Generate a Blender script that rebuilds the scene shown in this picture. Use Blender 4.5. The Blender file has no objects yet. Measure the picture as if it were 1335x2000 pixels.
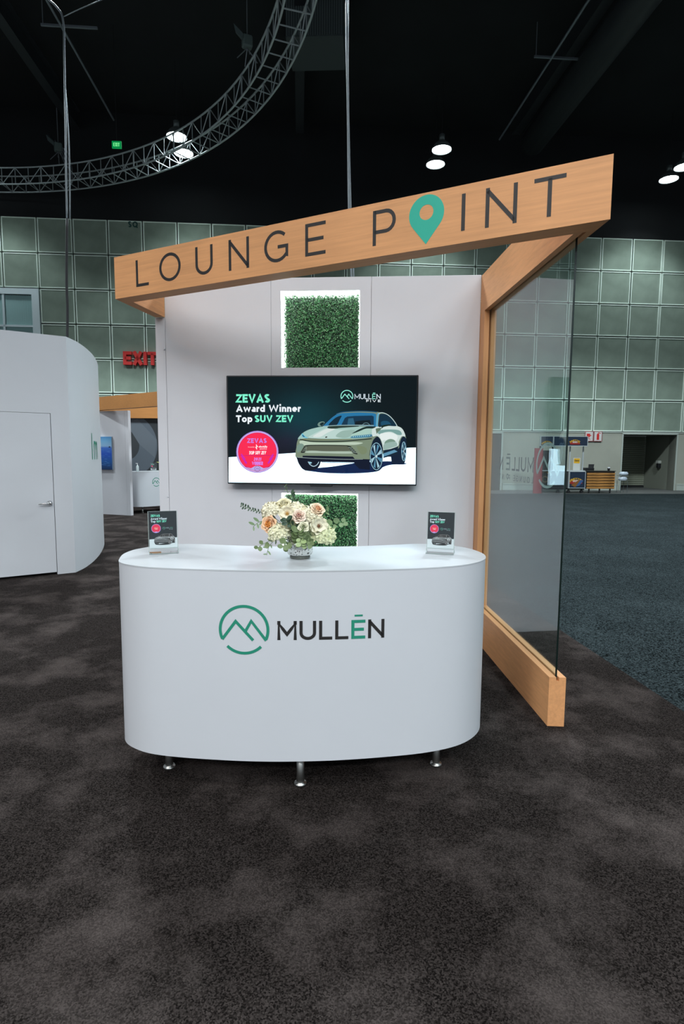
import bpy, math, random
from mathutils import Vector, Matrix
import numpy as np
SC = bpy.context.scene
COL = SC.collection
random.seed(7)
PI = math.pi
# ---------------------------------------------------------------- camera
CAM_H = 1.4246
F_PX, PITCH, ROLL = 1119.19, 0.10358, 0.00712
cam_d = bpy.data.cameras.new('camera')
cam_d.sensor_fit = 'AUTO'; cam_d.sensor_width = 36.0
cam_d.lens = F_PX * 36.0 / 2000.0
cam_d.clip_start = 0.05; cam_d.clip_end = 200
cam = bpy.data.objects.new('camera', cam_d); COL.objects.link(cam)
_c, _s = math.cos(PITCH), math.sin(PITCH)
_r, _f, _u = Vector((1, 0, 0)), Vector((0, _c, -_s)), Vector((0, _s, _c))
_cr, _sr = math.cos(ROLL), math.sin(ROLL)
_r2 = _r * _cr + _u * _sr; _u2 = -_r * _sr + _u * _cr
cam.matrix_world = Matrix(((_r2.x, _u2.x, -_f.x, 0), (_r2.y, _u2.y, -_f.y, 0),
                           (_r2.z, _u2.z, -_f.z, CAM_H), (0, 0, 0, 1)))
SC.camera = cam
# ---------------------------------------------------------------- world, exposure
w = bpy.data.worlds.new('ambient_fill'); SC.world = w; w.use_nodes = True
w.node_tree.nodes['Background'].inputs[0].default_value = (0.78, 0.9, 1.0, 1)
w.node_tree.nodes['Background'].inputs[1].default_value = 0.40  # uniform fill light added; it enters through the unwalled hall sides
vs = SC.view_settings
vs.view_transform = 'Standard'; vs.look = 'None'; vs.gamma = 1.0; vs.use_curve_mapping = False
vs.exposure = 0.0
LAMP_W = 1500.0            # high bay lamp power
LAMP_COL = (0.84, 0.95, 1.0)
WARM_COL = (1.0, 0.90, 0.86)
SC.cycles.max_bounces = 6; SC.cycles.diffuse_bounces = 3; SC.cycles.glossy_bounces = 3
SC.cycles.transparent_max_bounces = 12; SC.cycles.caustics_reflective = False; SC.cycles.caustics_refractive = False
SC.cycles.sample_clamp_indirect = 4.0

# ---------------------------------------------------------------- helpers
def lin(c):
    r = []
    for v in c[:3]:
        v = v / 255.0
        r.append(v / 12.92 if v <= 0.04045 else ((v + 0.055) / 1.055) ** 2.4)
    return (*r, 1.0)

def newmat(name):
    m = bpy.data.materials.new(name); m.use_nodes = True
    nt = m.node_tree
    return m, nt, nt.nodes['Principled BSDF']

def plain(name, rgb, rough=0.6, metal=0.0, spec=0.5, noise=0.0, nscale=40, bump=0.0, bscale=200, emit=None, estr=0.0, coat=0.0):
    m, nt, b = newmat(name)
    b.inputs['Base Color'].default_value = (*rgb[:3], 1)
    b.inputs['Roughness'].default_value = rough
    b.inputs['Metallic'].default_value = metal
    b.inputs['Specular IOR Level'].default_value = spec
    b.inputs['Coat Weight'].default_value = coat
    N, L = nt.nodes, nt.links
    if noise > 0 or bump > 0:
        tc = N.new('ShaderNodeTexCoord')
    if noise > 0:
        n = N.new('ShaderNodeTexNoise'); n.inputs['Scale'].default_value = nscale; n.inputs['Detail'].default_value = 4
        L.new(tc.outputs['Object'], n.inputs['Vector'])
        r = N.new('ShaderNodeMapRange'); r.inputs[1].default_value = 0.3; r.inputs[2].default_value = 0.7
        r.inputs[3].default_value = 1 - noise; r.inputs[4].default_value = 1 + noise
        L.new(n.outputs['Fac'], r.inputs[0])
        mx = N.new('ShaderNodeVectorMath'); mx.operation = 'SCALE'; mx.inputs[0].default_value = rgb[:3]
        L.new(r.outputs[0], mx.inputs['Scale']); L.new(mx.outputs[0], b.inputs['Base Color'])
    if bump > 0:
        n2 = N.new('ShaderNodeTexNoise'); n2.inputs['Scale'].default_value = bscale; n2.inputs['Detail'].default_value = 3
        L.new(tc.outputs['Object'], n2.inputs['Vector'])
        bp = N.new('ShaderNodeBump'); bp.inputs['Strength'].default_value = bump; bp.inputs['Distance'].default_value = 0.004
        L.new(n2.outputs['Fac'], bp.inputs['Height']); L.new(bp.outputs[0], b.inputs['Normal'])
    if emit:
        b.inputs['Emission Color'].default_value = (*emit[:3], 1); b.inputs['Emission Strength'].default_value = estr
    return m

def wood(name, rgb, axis=0, var=0.16):
    m, nt, b = newmat(name); N, L = nt.nodes, nt.links
    tc = N.new('ShaderNodeTexCoord'); mp = N.new('ShaderNodeMapping')
    sc = [55, 55, 55]; sc[axis] = 2.2
    mp.inputs['Scale'].default_value = sc
    L.new(tc.outputs['Object'], mp.inputs[0])
    n = N.new('ShaderNodeTexNoise'); n.inputs['Scale'].default_value = 1.0; n.inputs['Detail'].default_value = 6; n.inputs['Roughness'].default_value = 0.65
    L.new(mp.outputs[0], n.inputs['Vector'])
    n2 = N.new('ShaderNodeTexNoise'); n2.inputs['Scale'].default_value = 1.3; L.new(tc.outputs['Object'], n2.inputs['Vector'])
    add = N.new('ShaderNodeMath'); add.operation = 'ADD'; L.new(n.outputs['Fac'], add.inputs[0]); L.new(n2.outputs['Fac'], add.inputs[1])
    r = N.new('ShaderNodeMapRange'); r.inputs[1].default_value = 0.7; r.inputs[2].default_value = 1.3
    r.inputs[3].default_value = 1 - var; r.inputs[4].default_value = 1 + var
    L.new(add.outputs[0], r.inputs[0])
    mx = N.new('ShaderNodeVectorMath'); mx.operation = 'SCALE'; mx.inputs[0].default_value = rgb[:3]
    L.new(r.outputs[0], mx.inputs['Scale']); L.new(mx.outputs[0], b.inputs['Base Color'])
    b.inputs['Roughness'].default_value = 0.5
    b.inputs['Specular IOR Level'].default_value = 0.3
    return m

def carpet(name, dark, light, big=1.6, fine=260, patch=0.5, bump=0.6, speck=0.5):
    m, nt, b = newmat(name); N, L = nt.nodes, nt.links
    tc = N.new('ShaderNodeTexCoord')
    a = N.new('ShaderNodeTexNoise'); a.inputs['Scale'].default_value = big; a.inputs['Detail'].default_value = 5; a.inputs['Roughness'].default_value = 0.62
    L.new(tc.outputs['Object'], a.inputs['Vector'])
    f = N.new('ShaderNodeTexVoronoi'); f.inputs['Scale'].default_value = fine
    L.new(tc.outputs['Object'], f.inputs['Vector'])
    fs_ = N.new('ShaderNodeSeparateColor'); L.new(f.outputs['Color'], fs_.inputs[0])
    ra = N.new('ShaderNodeMapRange'); ra.inputs[1].default_value = 0.47; ra.inputs[2].default_value = 0.68
    ra.inputs[3].default_value = 0.0; ra.inputs[4].default_value = patch
    L.new(a.outputs['Fac'], ra.inputs[0])
    rf = N.new('ShaderNodeMapRange'); rf.inputs[1].default_value = 0.15; rf.inputs[2].default_value = 1.0
    rf.inputs[3].default_value = 0.0; rf.inputs[4].default_value = speck
    L.new(fs_.outputs[0], rf.inputs[0])
    ad = N.new('ShaderNodeMath'); ad.operation = 'ADD'; ad.use_clamp = True
    L.new(ra.outputs[0], ad.inputs[0]); L.new(rf.outputs[0], ad.inputs[1])
    mx = N.new('ShaderNodeMix'); mx.data_type = 'RGBA'
    mx.inputs['A'].default_value = (*dark, 1); mx.inputs['B'].default_value = (*light, 1)
    L.new(ad.outputs[0], mx.inputs['Factor']); L.new(mx.outputs['Result'], b.inputs['Base Color'])
    b.inputs['Roughness'].default_value = 1.0; b.inputs['Specular IOR Level'].default_value = 0.03
    inv = N.new('ShaderNodeMath'); inv.operation = 'SUBTRACT'; inv.inputs[0].default_value = 1.0; L.new(f.outputs['Distance'], inv.inputs[1])
    bp = N.new('ShaderNodeBump'); bp.inputs['Strength'].default_value = bump; bp.inputs['Distance'].default_value = 0.004
    L.new(inv.outputs[0], bp.inputs['Height']); L.new(bp.outputs[0], b.inputs['Normal'])
    return m

def inkmat(name, emit=0.0, rough=0.4, spec=0.5):
    """flat print or screen picture: colour comes from the mesh's own colour attribute"""
    m, nt, b = newmat(name); N, L = nt.nodes, nt.links
    at = N.new('ShaderNodeAttribute'); at.attribute_name = 'ink'
    b.inputs['Roughness'].default_value = rough; b.inputs['Specular IOR Level'].default_value = spec
    if emit > 0:
        b.inputs['Base Color'].default_value = (0.004, 0.004, 0.005, 1)
        L.new(at.outputs['Color'], b.inputs['Emission Color']); b.inputs['Emission Strength'].default_value = emit
    else:
        L.new(at.outputs['Color'], b.inputs['Base Color'])
    return m

def glassmat(name, tint=(0.86, 0.93, 0.93), ior=1.52, mult=1.0):
    m = bpy.data.materials.new(name); m.use_nodes = True
    nt = m.node_tree; N, L = nt.nodes, nt.links
    N.remove(N['Principled BSDF']); out = [n for n in N if n.type == 'OUTPUT_MATERIAL'][0]
    t = N.new('ShaderNodeBsdfTransparent'); t.inputs[0].default_value = (*tint, 1)
    g = N.new('ShaderNodeBsdfGlossy'); g.inputs['Roughness'].default_value = 0.0; g.inputs['Color'].default_value = (1, 1, 1, 1)
    fr = N.new('ShaderNodeFresnel'); fr.inputs['IOR'].default_value = ior
    gg = N.new('ShaderNodeNewGeometry'); io = N.new('ShaderNodeMapRange'); io.inputs[3].default_value = ior; io.inputs[4].default_value = 1 / ior
    L.new(gg.outputs['Backfacing'], io.inputs[0]); L.new(io.outputs[0], fr.inputs['IOR'])
    mu = N.new('ShaderNodeMath'); mu.operation = 'MULTIPLY'; mu.inputs[1].default_value = mult; mu.use_clamp = True
    L.new(fr.outputs[0], mu.inputs[0])
    mx = N.new('ShaderNodeMixShader'); L.new(mu.outputs[0], mx.inputs[0]); L.new(t.outputs[0], mx.inputs[1]); L.new(g.outputs[0], mx.inputs[2])
    L.new(mx.outputs[0], out.inputs['Surface'])
    return m

class MB:
    """collects vertices and faces, then links them as ONE mesh object"""
    def __init__(s): s.v = []; s.f = []; s.m = []; s.col = []
    def add(s, vs, fs, mi=0, col=None):
        o = len(s.v); s.v += [tuple(p) for p in vs]
        for f in fs:
            s.f.append(tuple(i + o for i in f)); s.m.append(mi); s.col.append(col)
        return s
    def box(s, x0, x1, y0, y1, z0, z1, mi=0):
        vs = [(x, y, z) for z in (z0, z1) for y in (y0, y1) for x in (x0, x1)]
        return s.add(vs, [(0, 2, 3, 1), (4, 5, 7, 6), (0, 1, 5, 4), (2, 6, 7, 3), (0, 4, 6, 2), (1, 3, 7, 5)], mi)
    def bbox(s, x0, x1, y0, y1, z0, z1, b=0.01, mi=0):
        """box with chamfered edges"""
        vs = []; idx = {}
        X, Y, Z = (x0, x1), (y0, y1), (z0, z1)
        for i in (0, 1):
            for j in (0, 1):
                for k in (0, 1):
                    sx, sy, sz = (1, -1)[i] * b, (1, -1)[j] * b, (1, -1)[k] * b
                    idx[(i, j, k, 0)] = len(vs); vs.append((X[i], Y[j] + sy, Z[k] + sz))
                    idx[(i, j, k, 1)] = len(vs); vs.append((X[i] + sx, Y[j], Z[k] + sz))
                    idx[(i, j, k, 2)] = len(vs); vs.append((X[i] + sx, Y[j] + sy, Z[k]))
        fs = []
        q = ((0, 0), (0, 1), (1, 1), (1, 0))
        for i in (0, 1):
            fs.append(tuple(idx[(i, a, c, 0)] for a, c in q)); fs.append(tuple(idx[(a, i, c, 1)] for a, c in q)); fs.append(tuple(idx[(a, c, i, 2)] for a, c in q))
        for i in (0, 1):
            for j in (0, 1):
                fs.append((idx[(i, j, 0, 0)], idx[(i, j, 1, 0)], idx[(i, j, 1, 1)], idx[(i, j, 0, 1)]))
                fs.append((idx[(i, 0, j, 0)], idx[(i, 1, j, 0)], idx[(i, 1, j, 2)], idx[(i, 0, j, 2)]))
                fs.append((idx[(0, i, j, 1)], idx[(1, i, j, 1)], idx[(1, i, j, 2)], idx[(0, i, j, 2)]))
                for k in (0, 1):
                    fs.append((idx[(i, j, k, 0)], idx[(i, j, k, 1)], idx[(i, j, k, 2)]))
        return s.add(vs, fs, mi)
    def prism(s, pts, z0, z1, mi=0):
        n = len(pts)
        vs = [(p[0], p[1], z0) for p in pts] + [(p[0], p[1], z1) for p in pts]
        fs = [tuple(range(n))[::-1], tuple(range(n, 2 * n))] + [(i, (i + 1) % n, n + (i + 1) % n, n + i) for i in range(n)]
        return s.add(vs, fs, mi)
    def tube(s, path, r, n=8, mi=0, cap=True):
        P = [Vector(p) for p in path]; k = len(P); vs = []
        R = r if isinstance(r, (list, tuple)) else [r] * k
        up = Vector((0, 0, 1))
        t0 = (P[1] - P[0]).normalized()
        a = t0.cross(up if abs(t0.z) < 0.95 else Vector((1, 0, 0))).normalized()
        for i, p in enumerate(P):
            t = ((P[min(i + 1, k - 1)] - P[max(i - 1, 0)])).normalized()
            a = (a - t * a.dot(t)).normalized(); b = t.cross(a)
            for j in range(n):
                an = 2 * PI * j / n
                vs.append(p + (a * math.cos(an) + b * math.sin(an)) * R[i])
        fs = [(i * n + j, i * n + (j + 1) % n, (i + 1) * n + (j + 1) % n, (i + 1) * n + j) for i in range(k - 1) for j in range(n)]
        if cap: fs += [tuple(range(n))[::-1], tuple(range((k - 1) * n, k * n))]
        return s.add(vs, fs, mi)
    def lathe(s, prof, cx=0, cy=0, n=24, mi=0, ax='z', off=(0, 0, 0)):
        vs = []
        for r, h in prof:
            for j in range(n):
                an = 2 * PI * j / n
                p = (cx + r * math.cos(an), cy + r * math.sin(an), h)
                if ax == 'y': p = (cx + r * math.cos(an), h, cy + r * math.sin(an))
                vs.append((p[0] + off[0], p[1] + off[1], p[2] + off[2]))
        k = len(prof)
        fs = [(i * n + j, i * n + (j + 1) % n, (i + 1) * n + (j + 1) % n, (i + 1) * n + j) for i in range(k - 1) for j in range(n)]
        return s.add(vs, fs, mi)
    def stroke(s, pts, wd, mp, th=0.0, mi=0, closed=False, col=None):
        """flat or raised stroke of width wd along the 2-D polyline; mp(u, v, d) -> 3-D point"""
        L, R = offsets(pts, wd, closed); n = len(L)
        vs = [mp(*p, th) for p in L] + [mp(*p, th) for p in R]
        m = n if closed else n - 1
        fs = [(i, (i + 1) % n, n + (i + 1) % n, n + i) for i in range(m)]
        if th > 0:
            vs += [mp(*p, 0.0) for p in L] + [mp(*p, 0.0) for p in R]
            for i in range(m):
                j = (i + 1) % n
                fs += [(i, j, 2 * n + j, 2 * n + i), (n + i, n + j, 3 * n + j, 3 * n + i)]
            if not closed: fs += [(0, n, 3 * n, 2 * n), (n - 1, 2 * n - 1, 4 * n - 1, 3 * n - 1)]
        return s.add(vs, fs, mi, col)
    def poly(s, pts, mp, th=0.0, mi=0, col=None):
        n = len(pts)
        vs = [mp(*p, th) for p in pts]; fs = [tuple(range(n))]
        if th > 0:
            vs += [mp(*p, 0.0) for p in pts]
            fs += [(i, (i + 1) % n, n + (i + 1) % n, n + i) for i in range(n)]
        return s.add(vs, fs, mi, col)
    def build(s, name, mats, parent=None, smooth=False, **props):
        me = bpy.data.meshes.new(name)
        me.from_pydata(s.v, [], s.f)
        if not isinstance(mats, (list, tuple)): mats = [mats]
        for m in mats: me.materials.append(m)
        me.polygons.foreach_set('material_index', s.m)
        if smooth: me.polygons.foreach_set('use_smooth', [True] * len(me.polygons))
        if any(c is not None for c in s.col):
            at = me.color_attributes.new('ink', 'FLOAT_COLOR', 'CORNER')
            arr = []
            for f, c in zip(s.f, s.col):
                if c is None: c = (0, 0, 0, 1)
                if isinstance(c, list):
                    for q in c: arr += list(q)
                else: arr += list(c) * len(f)
            at.data.foreach_set('color', arr)
        me.update()
        o = bpy.data.objects.new(name, me); COL.objects.link(o)
        if parent: o.parent = parent
        for k, v in props.items(): o[k] = v
        return o

def offsets(pts, wd, closed=False):
    pts = [p for i, p in enumerate(pts) if i == 0 or math.hypot(p[0] - pts[i - 1][0], p[1] - pts[i - 1][1]) > 1e-7]
    n = len(pts); L = []; R = []; h = wd / 2
    for i in range(n):
        p = Vector(pts[i][:2])
        if closed: a, b = Vector(pts[i - 1][:2]), Vector(pts[(i + 1) % n][:2])
        else: a = Vector(pts[i - 1][:2]) if i > 0 else None; b = Vector(pts[i + 1][:2]) if i < n - 1 else None
        d1 = (p - a).normalized() if a is not None else None
        d2 = (b - p).normalized() if b is not None else None
        if d1 is None: d1 = d2
        if d2 is None: d2 = d1
        n1 = Vector((-d1.y, d1.x)); n2 = Vector((-d2.y, d2.x))
        m = n1 + n2
        if m.length < 1e-4: m = n1
        m.normalize(); k = h / max(0.62, m.dot(n1))
        L.append(tuple(p + m * k)); R.append(tuple(p - m * k))
    return L, R

def arc(cx, cy, rx, ry, a0, a1, n=14):
    return [(cx + rx * math.cos(math.radians(a0 + (a1 - a0) * i / n)), cy + ry * math.sin(math.radians(a0 + (a1 - a0) * i / n))) for i in range(n + 1)]

def bez(pts, n=6, closed=True):
    """Catmull-Rom through the points"""
    k = len(pts); out = []
    rng = range(k) if closed else range(k - 1)
    for i in rng:
        g = lambda j: pts[j % k] if closed else pts[min(max(j, 0), k - 1)]
        p0, p1, p2, p3 = g(i - 1), g(i), g(i + 1), g(i + 2)
        for t in range(n):
            t /= n
            out.append(tuple(0.5 * ((2 * p1[a]) + (-p0[a] + p2[a]) * t + (2 * p0[a] - 5 * p1[a] + 4 * p2[a] - p3[a]) * t * t + (-p0[a] + 3 * p1[a] - 3 * p2[a] + p3[a]) * t ** 3) for a in range(len(p1))))
    if not closed: out.append(tuple(pts[-1]))
    return out

def glyph(ch, e):
    """centre lines of one letter, cap height 1; e = half the stroke width. returns (width, [(points, closed)])"""
    T, B = 1 - e, e
    x = 0.72  # x-height
    G = {
        'A': (0.86, [[(e * .9, 0), (0.43, T + e * .2), (0.86 - e * .9, 0)], [(0.2, 0.3), (0.66, 0.3)]]),
        'B': (0.66, [[(e, B), (0.4, B)] + arc(0.4, 0.27 + e / 2, 0.26 - e, 0.27 - e / 2, -90, 90, 8) + [(e, 0.54)], [(e, 0.54), (0.38, 0.54)] + arc(0.38, 0.77 - e / 2, 0.22 - e, 0.23 - e / 2, -90, 90, 8) + [(e, T), (e, 0)]]),
        'C': (0.84, [arc(0.5, 0.5, 0.5 - e, 0.5 - e, 48, 312, 20)]),
        'D': (0.78, [[(e, B), (0.34, B)] + arc(0.34, 0.5, 0.44 - e, 0.5 - e, -90, 90) + [(e, T), (e, B - e)]]),
        'E': (0.6, [[(0.6, T), (e, T), (e, B), (0.6, B)], [(e, 0.5), (0.54, 0.5)]]),
        'F': (0.58, [[(0.58, T), (e, T), (e, 0)], [(e, 0.48), (0.52, 0.48)]]),
        'G': (0.88, [arc(0.47, 0.5, 0.47 - e, 0.5 - e, 48, 320, 22) + [(0.88 - e, 0.2), (0.88 - e, 0.48), (0.5, 0.48)]]),
        'I': (2 * e, [[(e, 0), (e, 1)]]),
        'L': (0.55, [[(e, 1), (e, B), (0.55, B)]]),
        'M': (0.92, [[(e, 0), (e, T - e), (0.46, 0.3), (0.92 - e, T - e), (0.92 - e, 0)], [(e, 1), (e, 0.8)], [(0.92 - e, 1), (0.92 - e, 0.8)]]),
        'N': (0.76, [[(e, 0), (e, 1)], [(e, T - e * .4), (0.76 - e, e * 1.4)], [(0.76 - e, 0), (0.76 - e, 1)]]),
        'O': (1.0, [(arc(0.5, 0.5, 0.5 - e, 0.5 - e, 0, 360, 32)[:-1], True)]),
        'P': (0.66, [[(e, 0.38), (0.38, 0.38)] + arc(0.38, 0.69 - e / 2, 0.28 - e, 0.31 - e / 2, -90, 90, 10) + [(e, T)], [(e, 0), (e, 1)]]),
        'Q': (1.0, [(arc(0.5, 0.5, 0.5 - e, 0.5 - e, 0, 360, 28)[:-1], True), [(0.6, 0.3), (0.95, -0.03)]]),
        'R': (0.68, [[(e, 0.4), (0.38, 0.4)] + arc(0.38, 0.7 - e / 2, 0.28 - e, 0.3 - e / 2, -90, 90, 10) + [(e, T)], [(e, 0), (e, 1)], [(0.36, 0.4), (0.64, 0)]]),
        'S': (0.64, [arc(0.32, 0.74, 0.32 - e, 0.26 - e, 35, 200, 12) + arc(0.32, 0.27, 0.32 - e, 0.27 - e, 80, -155, 14)]),
        'T': (0.68, [[(0, T), (0.68, T)], [(0.34, 0), (0.34, T)]]),
        'U': (0.74, [[(e, 1)] + arc(0.37, 0.37, 0.37 - e, 0.37 - e, 180, 360) + [(0.74 - e, 1)]]),
        'V': (0.84, [[(e * .9, 1), (0.42, e * .8), (0.84 - e * .9, 1)]]),
        'W': (1.26, [[(e * .9, 1), (0.34, e), (0.63, T), (0.92, e), (1.26 - e * .9, 1)]]),
        'X': (0.76, [[(e, 0), (0.76 - e, 1)], [(e, 1), (0.76 - e, 0)]]),
        'Z': (0.68, [[(0.02, T), (0.64 - e * .3, T), (0.04 + e * .3, B), (0.67, B)]]),
        '0': (0.66, [(arc(0.33, 0.5, 0.33 - e, 0.5 - e, 0, 360, 24)[:-1], True)]),
        '1': (0.3, [[(0, T - .05), (0.3 - e, T - .02), (0.3 - e, 0)]]),
        '2': (0.6, [arc(0.3, 0.7, 0.3 - e, 0.3 - e, 160, -35, 10) + [(e * 1.3, B), (0.6, B)]]),
        'a': (0.56, [[(0.56 - e, 0), (0.56 - e, 0.44)] + arc(0.31, 0.44, 0.25 - e, x - 0.44 - e, 0, 150, 8), (arc(0.28, 0.22, 0.28 - e, 0.22 - e, 0, 360, 16)[:-1], True)]),
        'b': (0.62, [[(e, 0), (e, 1.04)], (arc(0.31, x / 2, 0.31 - e, x / 2 - e, 0, 360, 18)[:-1], True)]),
        'c': (0.56, [arc(0.32, x / 2, 0.32 - e, x / 2 - e, 45, 315, 14)]),
        'd': (0.64, [[(0.64 - e, 0), (0.64 - e, 1.04)], (arc(0.32, x / 2, 0.32 - e, x / 2 - e, 0, 360, 18)[:-1], True)]),
        'e': (0.64, [[(e, x / 2), (0.64 - e, x / 2)] + arc(0.32, x / 2, 0.32 - e, x / 2 - e, 0, 315, 18)]),
        'f': (0.36, [[(0.14, 0), (0.14, 0.8)] + arc(0.3, 0.8, 0.16, 0.2 - e, 180, 80, 6), [(0, x - e), (0.36, x - e)]]),
        'h': (0.58, [[(e, 0), (e, 1.04)], [(e, 0.4)] + arc(0.29, 0.42, 0.29 - e, x - 0.42 - e, 180, 0, 10) + [(0.58 - e, 0)]]),
        'i': (2.2 * e, [[(1.1 * e, 0), (1.1 * e, x)], [(1.1 * e, x + .14), (1.1 * e, x + .14 + 2.3 * e)]]),
        'k': (0.56, [[(e, 0), (e, 1.04)], [(e, 0.26), (0.54, x)], [(0.22, 0.4), (0.56, 0)]]),
        'l': (2 * e, [[(e, 0), (e, 1.04)]]),
        'm': (0.98, [[(e, 0), (e, x)], [(e, 0.4)] + arc(0.27, 0.44, 0.25 - e, x - 0.44 - e, 180, 0, 8) + [(0.5, 0)], [(0.5, 0.4)] + arc(0.74, 0.44, 0.24 - e, x - 0.44 - e, 180, 0, 8) + [(0.98 - e, 0)]]),
        'n': (0.58, [[(e, 0), (e, x)], [(e, 0.4)] + arc(0.29, 0.42, 0.29 - e, x - 0.42 - e, 180, 0, 10) + [(0.58 - e, 0)]]),
        'o': (0.66, [(arc(0.33, x / 2, 0.33 - e, x / 2 - e, 0, 360, 20)[:-1], True)]),
        'p': (0.64, [[(e, -0.26), (e, x)], (arc(0.33, x / 2, 0.31 - e, x / 2 - e, 0, 360, 18)[:-1], True)]),
        'r': (0.38, [[(e, 0), (e, x)], [(e, 0.36)] + arc(0.3, 0.42, 0.28 - e, x - 0.42 - e, 180, 85, 6) + [(0.38, x - e)]]),
        's': (0.48, [arc(0.24, 0.53, 0.24 - e, 0.19 - e, 30, 210, 8) + arc(0.24, 0.2, 0.24 - e, 0.2 - e, 75, -150, 8)]),
        't': (0.38, [[(0.14, 0.92), (0.14, 0.16)] + arc(0.27, 0.16, 0.13, 0.16 - e, 180, 290, 5), [(0, x - e), (0.36, x - e)]]),
        'w': (0.94, [[(e * .8, x), (0.26, e), (0.47, x - e), (0.68, e), (0.94 - e * .8, x)]]),
        'y': (0.6, [[(e * .8, x), (0.31, 0.04)], [(0.6 - e * .8, x), (0.2, -0.26)]]),
        ' ': (0.32, []),
    }
    wd, st = G[ch]
    return wd, [(s if isinstance(s, tuple) and isinstance(s[1], bool) else (s, False)) for s in st]

def text_width(txt, wt, gap):
    return sum(glyph(c, wt / 2)[0] for c in txt) + gap * (len(txt) - 1)

def put_text(mb, txt, x0, y0, h, wt, gap, mp, sx=1.0, slant=0.0, th=0.0, mi=0, col=None, width=None):
    """writes txt with cap height h from (x0, y0); width rescales it to an exact length; colours may be a list per letter"""
    tw = text_width(txt, wt, gap)
    if width: sx = width / (tw * h)
    x = 0.0
    for k, c in enumerate(txt):
        wd, st = glyph(c, wt / 2)
        for pts, cl in st:
            q = [(x0 + (x + px + slant * py) * h * sx, y0 + py * h) for px, py in pts]
            cc = col[k] if isinstance(col, list) else col
            # stroke width is kept equal in both directions
            mb.stroke(q, wt * h * (0.5 + 0.5 * min(sx, 1.0)), mp, th, mi, cl, cc)
        x += wd + gap

def mountain_logo(mb, cx, cy, R, wt, mp, th=0.0, mi=0, col=None, sx=1.0):
    """ring cut low on both sides, two peaks inside, arc below"""
    f = lambda pts: [(cx + px * R * sx, cy + py * R) for px, py in pts]
    r = 0.95
    a = math.radians(-24)
    ring = arc(0, 0, r, r, -24, 204, 44)
    left = (r * math.cos(math.radians(204)), r * math.sin(math.radians(204)))
    right = (r * math.cos(a), r * math.sin(a))
    peak1 = [left, (-0.33, 0.34), (0.36, -0.42)]
    peak2 = [(0.06, -0.05), (0.29, 0.36), right]
    mb.stroke(f(ring + [(-0.33, 0.34)] if False else ring), wt, mp, th, mi, False, col)
    mb.stroke(f([(left[0] - 0.01, left[1] - 0.02)] + peak1[1:]), wt, mp, th, mi, False, col)
    mb.stroke(f(peak2[:-1] + [(right[0] + 0.01, right[1] - 0.04)]), wt, mp, th, mi, False, col)
    mb.stroke(f(arc(0, 0, r, r, -135, -45, 16)), wt, mp, th, mi, False, col)

def empty(name, loc=(0, 0, 0), rz=0.0, label=None, cat=None, group=None):
    o = bpy.data.objects.new(name, None); COL.objects.link(o)
    o.location = loc; o.rotation_euler = (0, 0, rz); o.empty_display_size = 0.1
    tag(o, label, cat, group); return o
def tag(o, label=None, cat=None, group=None, kind=None):
    if label: o['label'] = label
    if cat: o['category'] = cat
    if group: o['group'] = group
    if kind: o['kind'] = kind
    return o
def copy_tree(o, parent=None):
    c = o.copy(); COL.objects.link(c); c.parent = parent
    for ch in list(o.children): copy_tree(ch, c)
    return c
def part_copy(o, parent, loc=None, rot=None, scale=None):
    c = o.copy(); COL.objects.link(c); c.parent = parent
    if parent is None and 'label' in o: c['label'] = o['label']
    if loc is not None: c.location = loc
    if rot is not None: c.rotation_euler = rot
    if scale is not None: c.scale = scale
    return c

# ---------------------------------------------------------------- materials
M = {}
M['white'] = plain('white_laminate', (0.63, 0.645, 0.68), 0.42, spec=0.4, noise=0.012, nscale=3, bump=0.02, bscale=500)
M['white_fabric'] = plain('white_fabric_panel', (0.67, 0.66, 0.69), 0.9, spec=0.15, noise=0.02, nscale=2.5, bump=0.10, bscale=900)
M['top_white'] = plain('white_counter_top', (0.54, 0.56, 0.585), 0.35, noise=0.02, nscale=4)
M['wood'] = wood('beech_wood_lengthwise', (0.70, 0.335, 0.145), 0)
M['wood_v'] = wood('beech_wood_upright', (0.70, 0.335, 0.145), 2)
M['wood_y'] = wood('beech_wood_depthwise', (0.70, 0.335, 0.145), 1)
M['wood_dim'] = wood('beech_wood_background', (0.50, 0.22, 0.07), 0)
M['ink_black'] = plain('black_lettering', (0.018, 0.016, 0.016), 0.55)
M['ink_teal'] = plain('teal_lettering', (0.02, 0.42, 0.30), 0.55)
M['ink_green'] = plain('green_lettering', (0.016, 0.26, 0.165), 0.55)
M['groove'] = plain('dark_groove', (0.01, 0.007, 0.004), 0.9)
M['glass'] = glassmat('clear_glass', (0.88, 0.95, 0.95), mult=0.9)
M['glass_edge'] = plain('dark_glass_edge', (0.006, 0.015, 0.013), 0.25)
M['frost'] = plain('pale_vinyl', (0.36, 0.40, 0.37), 0.6)
M['frost_faint'] = plain('faint_pale_vinyl', (0.15, 0.19, 0.175), 0.6)
M['vinyl_grey'] = plain('grey_vinyl', (0.06, 0.07, 0.07), 0.6)
M['chrome'] = plain('chrome', (0.75, 0.75, 0.75), 0.18, metal=1.0)
M['steel'] = plain('brushed_steel', (0.5, 0.5, 0.48), 0.35, metal=1.0)
M['black_plastic'] = plain('black_plastic', (0.01, 0.011, 0.013), 0.35)
M['matt_black'] = plain('matt_black', (0.008, 0.009, 0.01), 0.8)
M['led'] = plain('white_led_strip', (1, 1, 1), 0.5, emit=(0.9, 1.0, 0.97), estr=9.0)
M['ink'] = inkmat('printed_ink', 0.0, 0.5)
M['screen'] = inkmat('lit_screen', 1.0, 0.04, 0.18)
M['truss'] = plain('dull_aluminium', (0.48, 0.54, 0.55), 0.45, metal=0.6)
M['cable_black'] = plain('black_cable', (0.01, 0.01, 0.012), 0.6)
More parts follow.
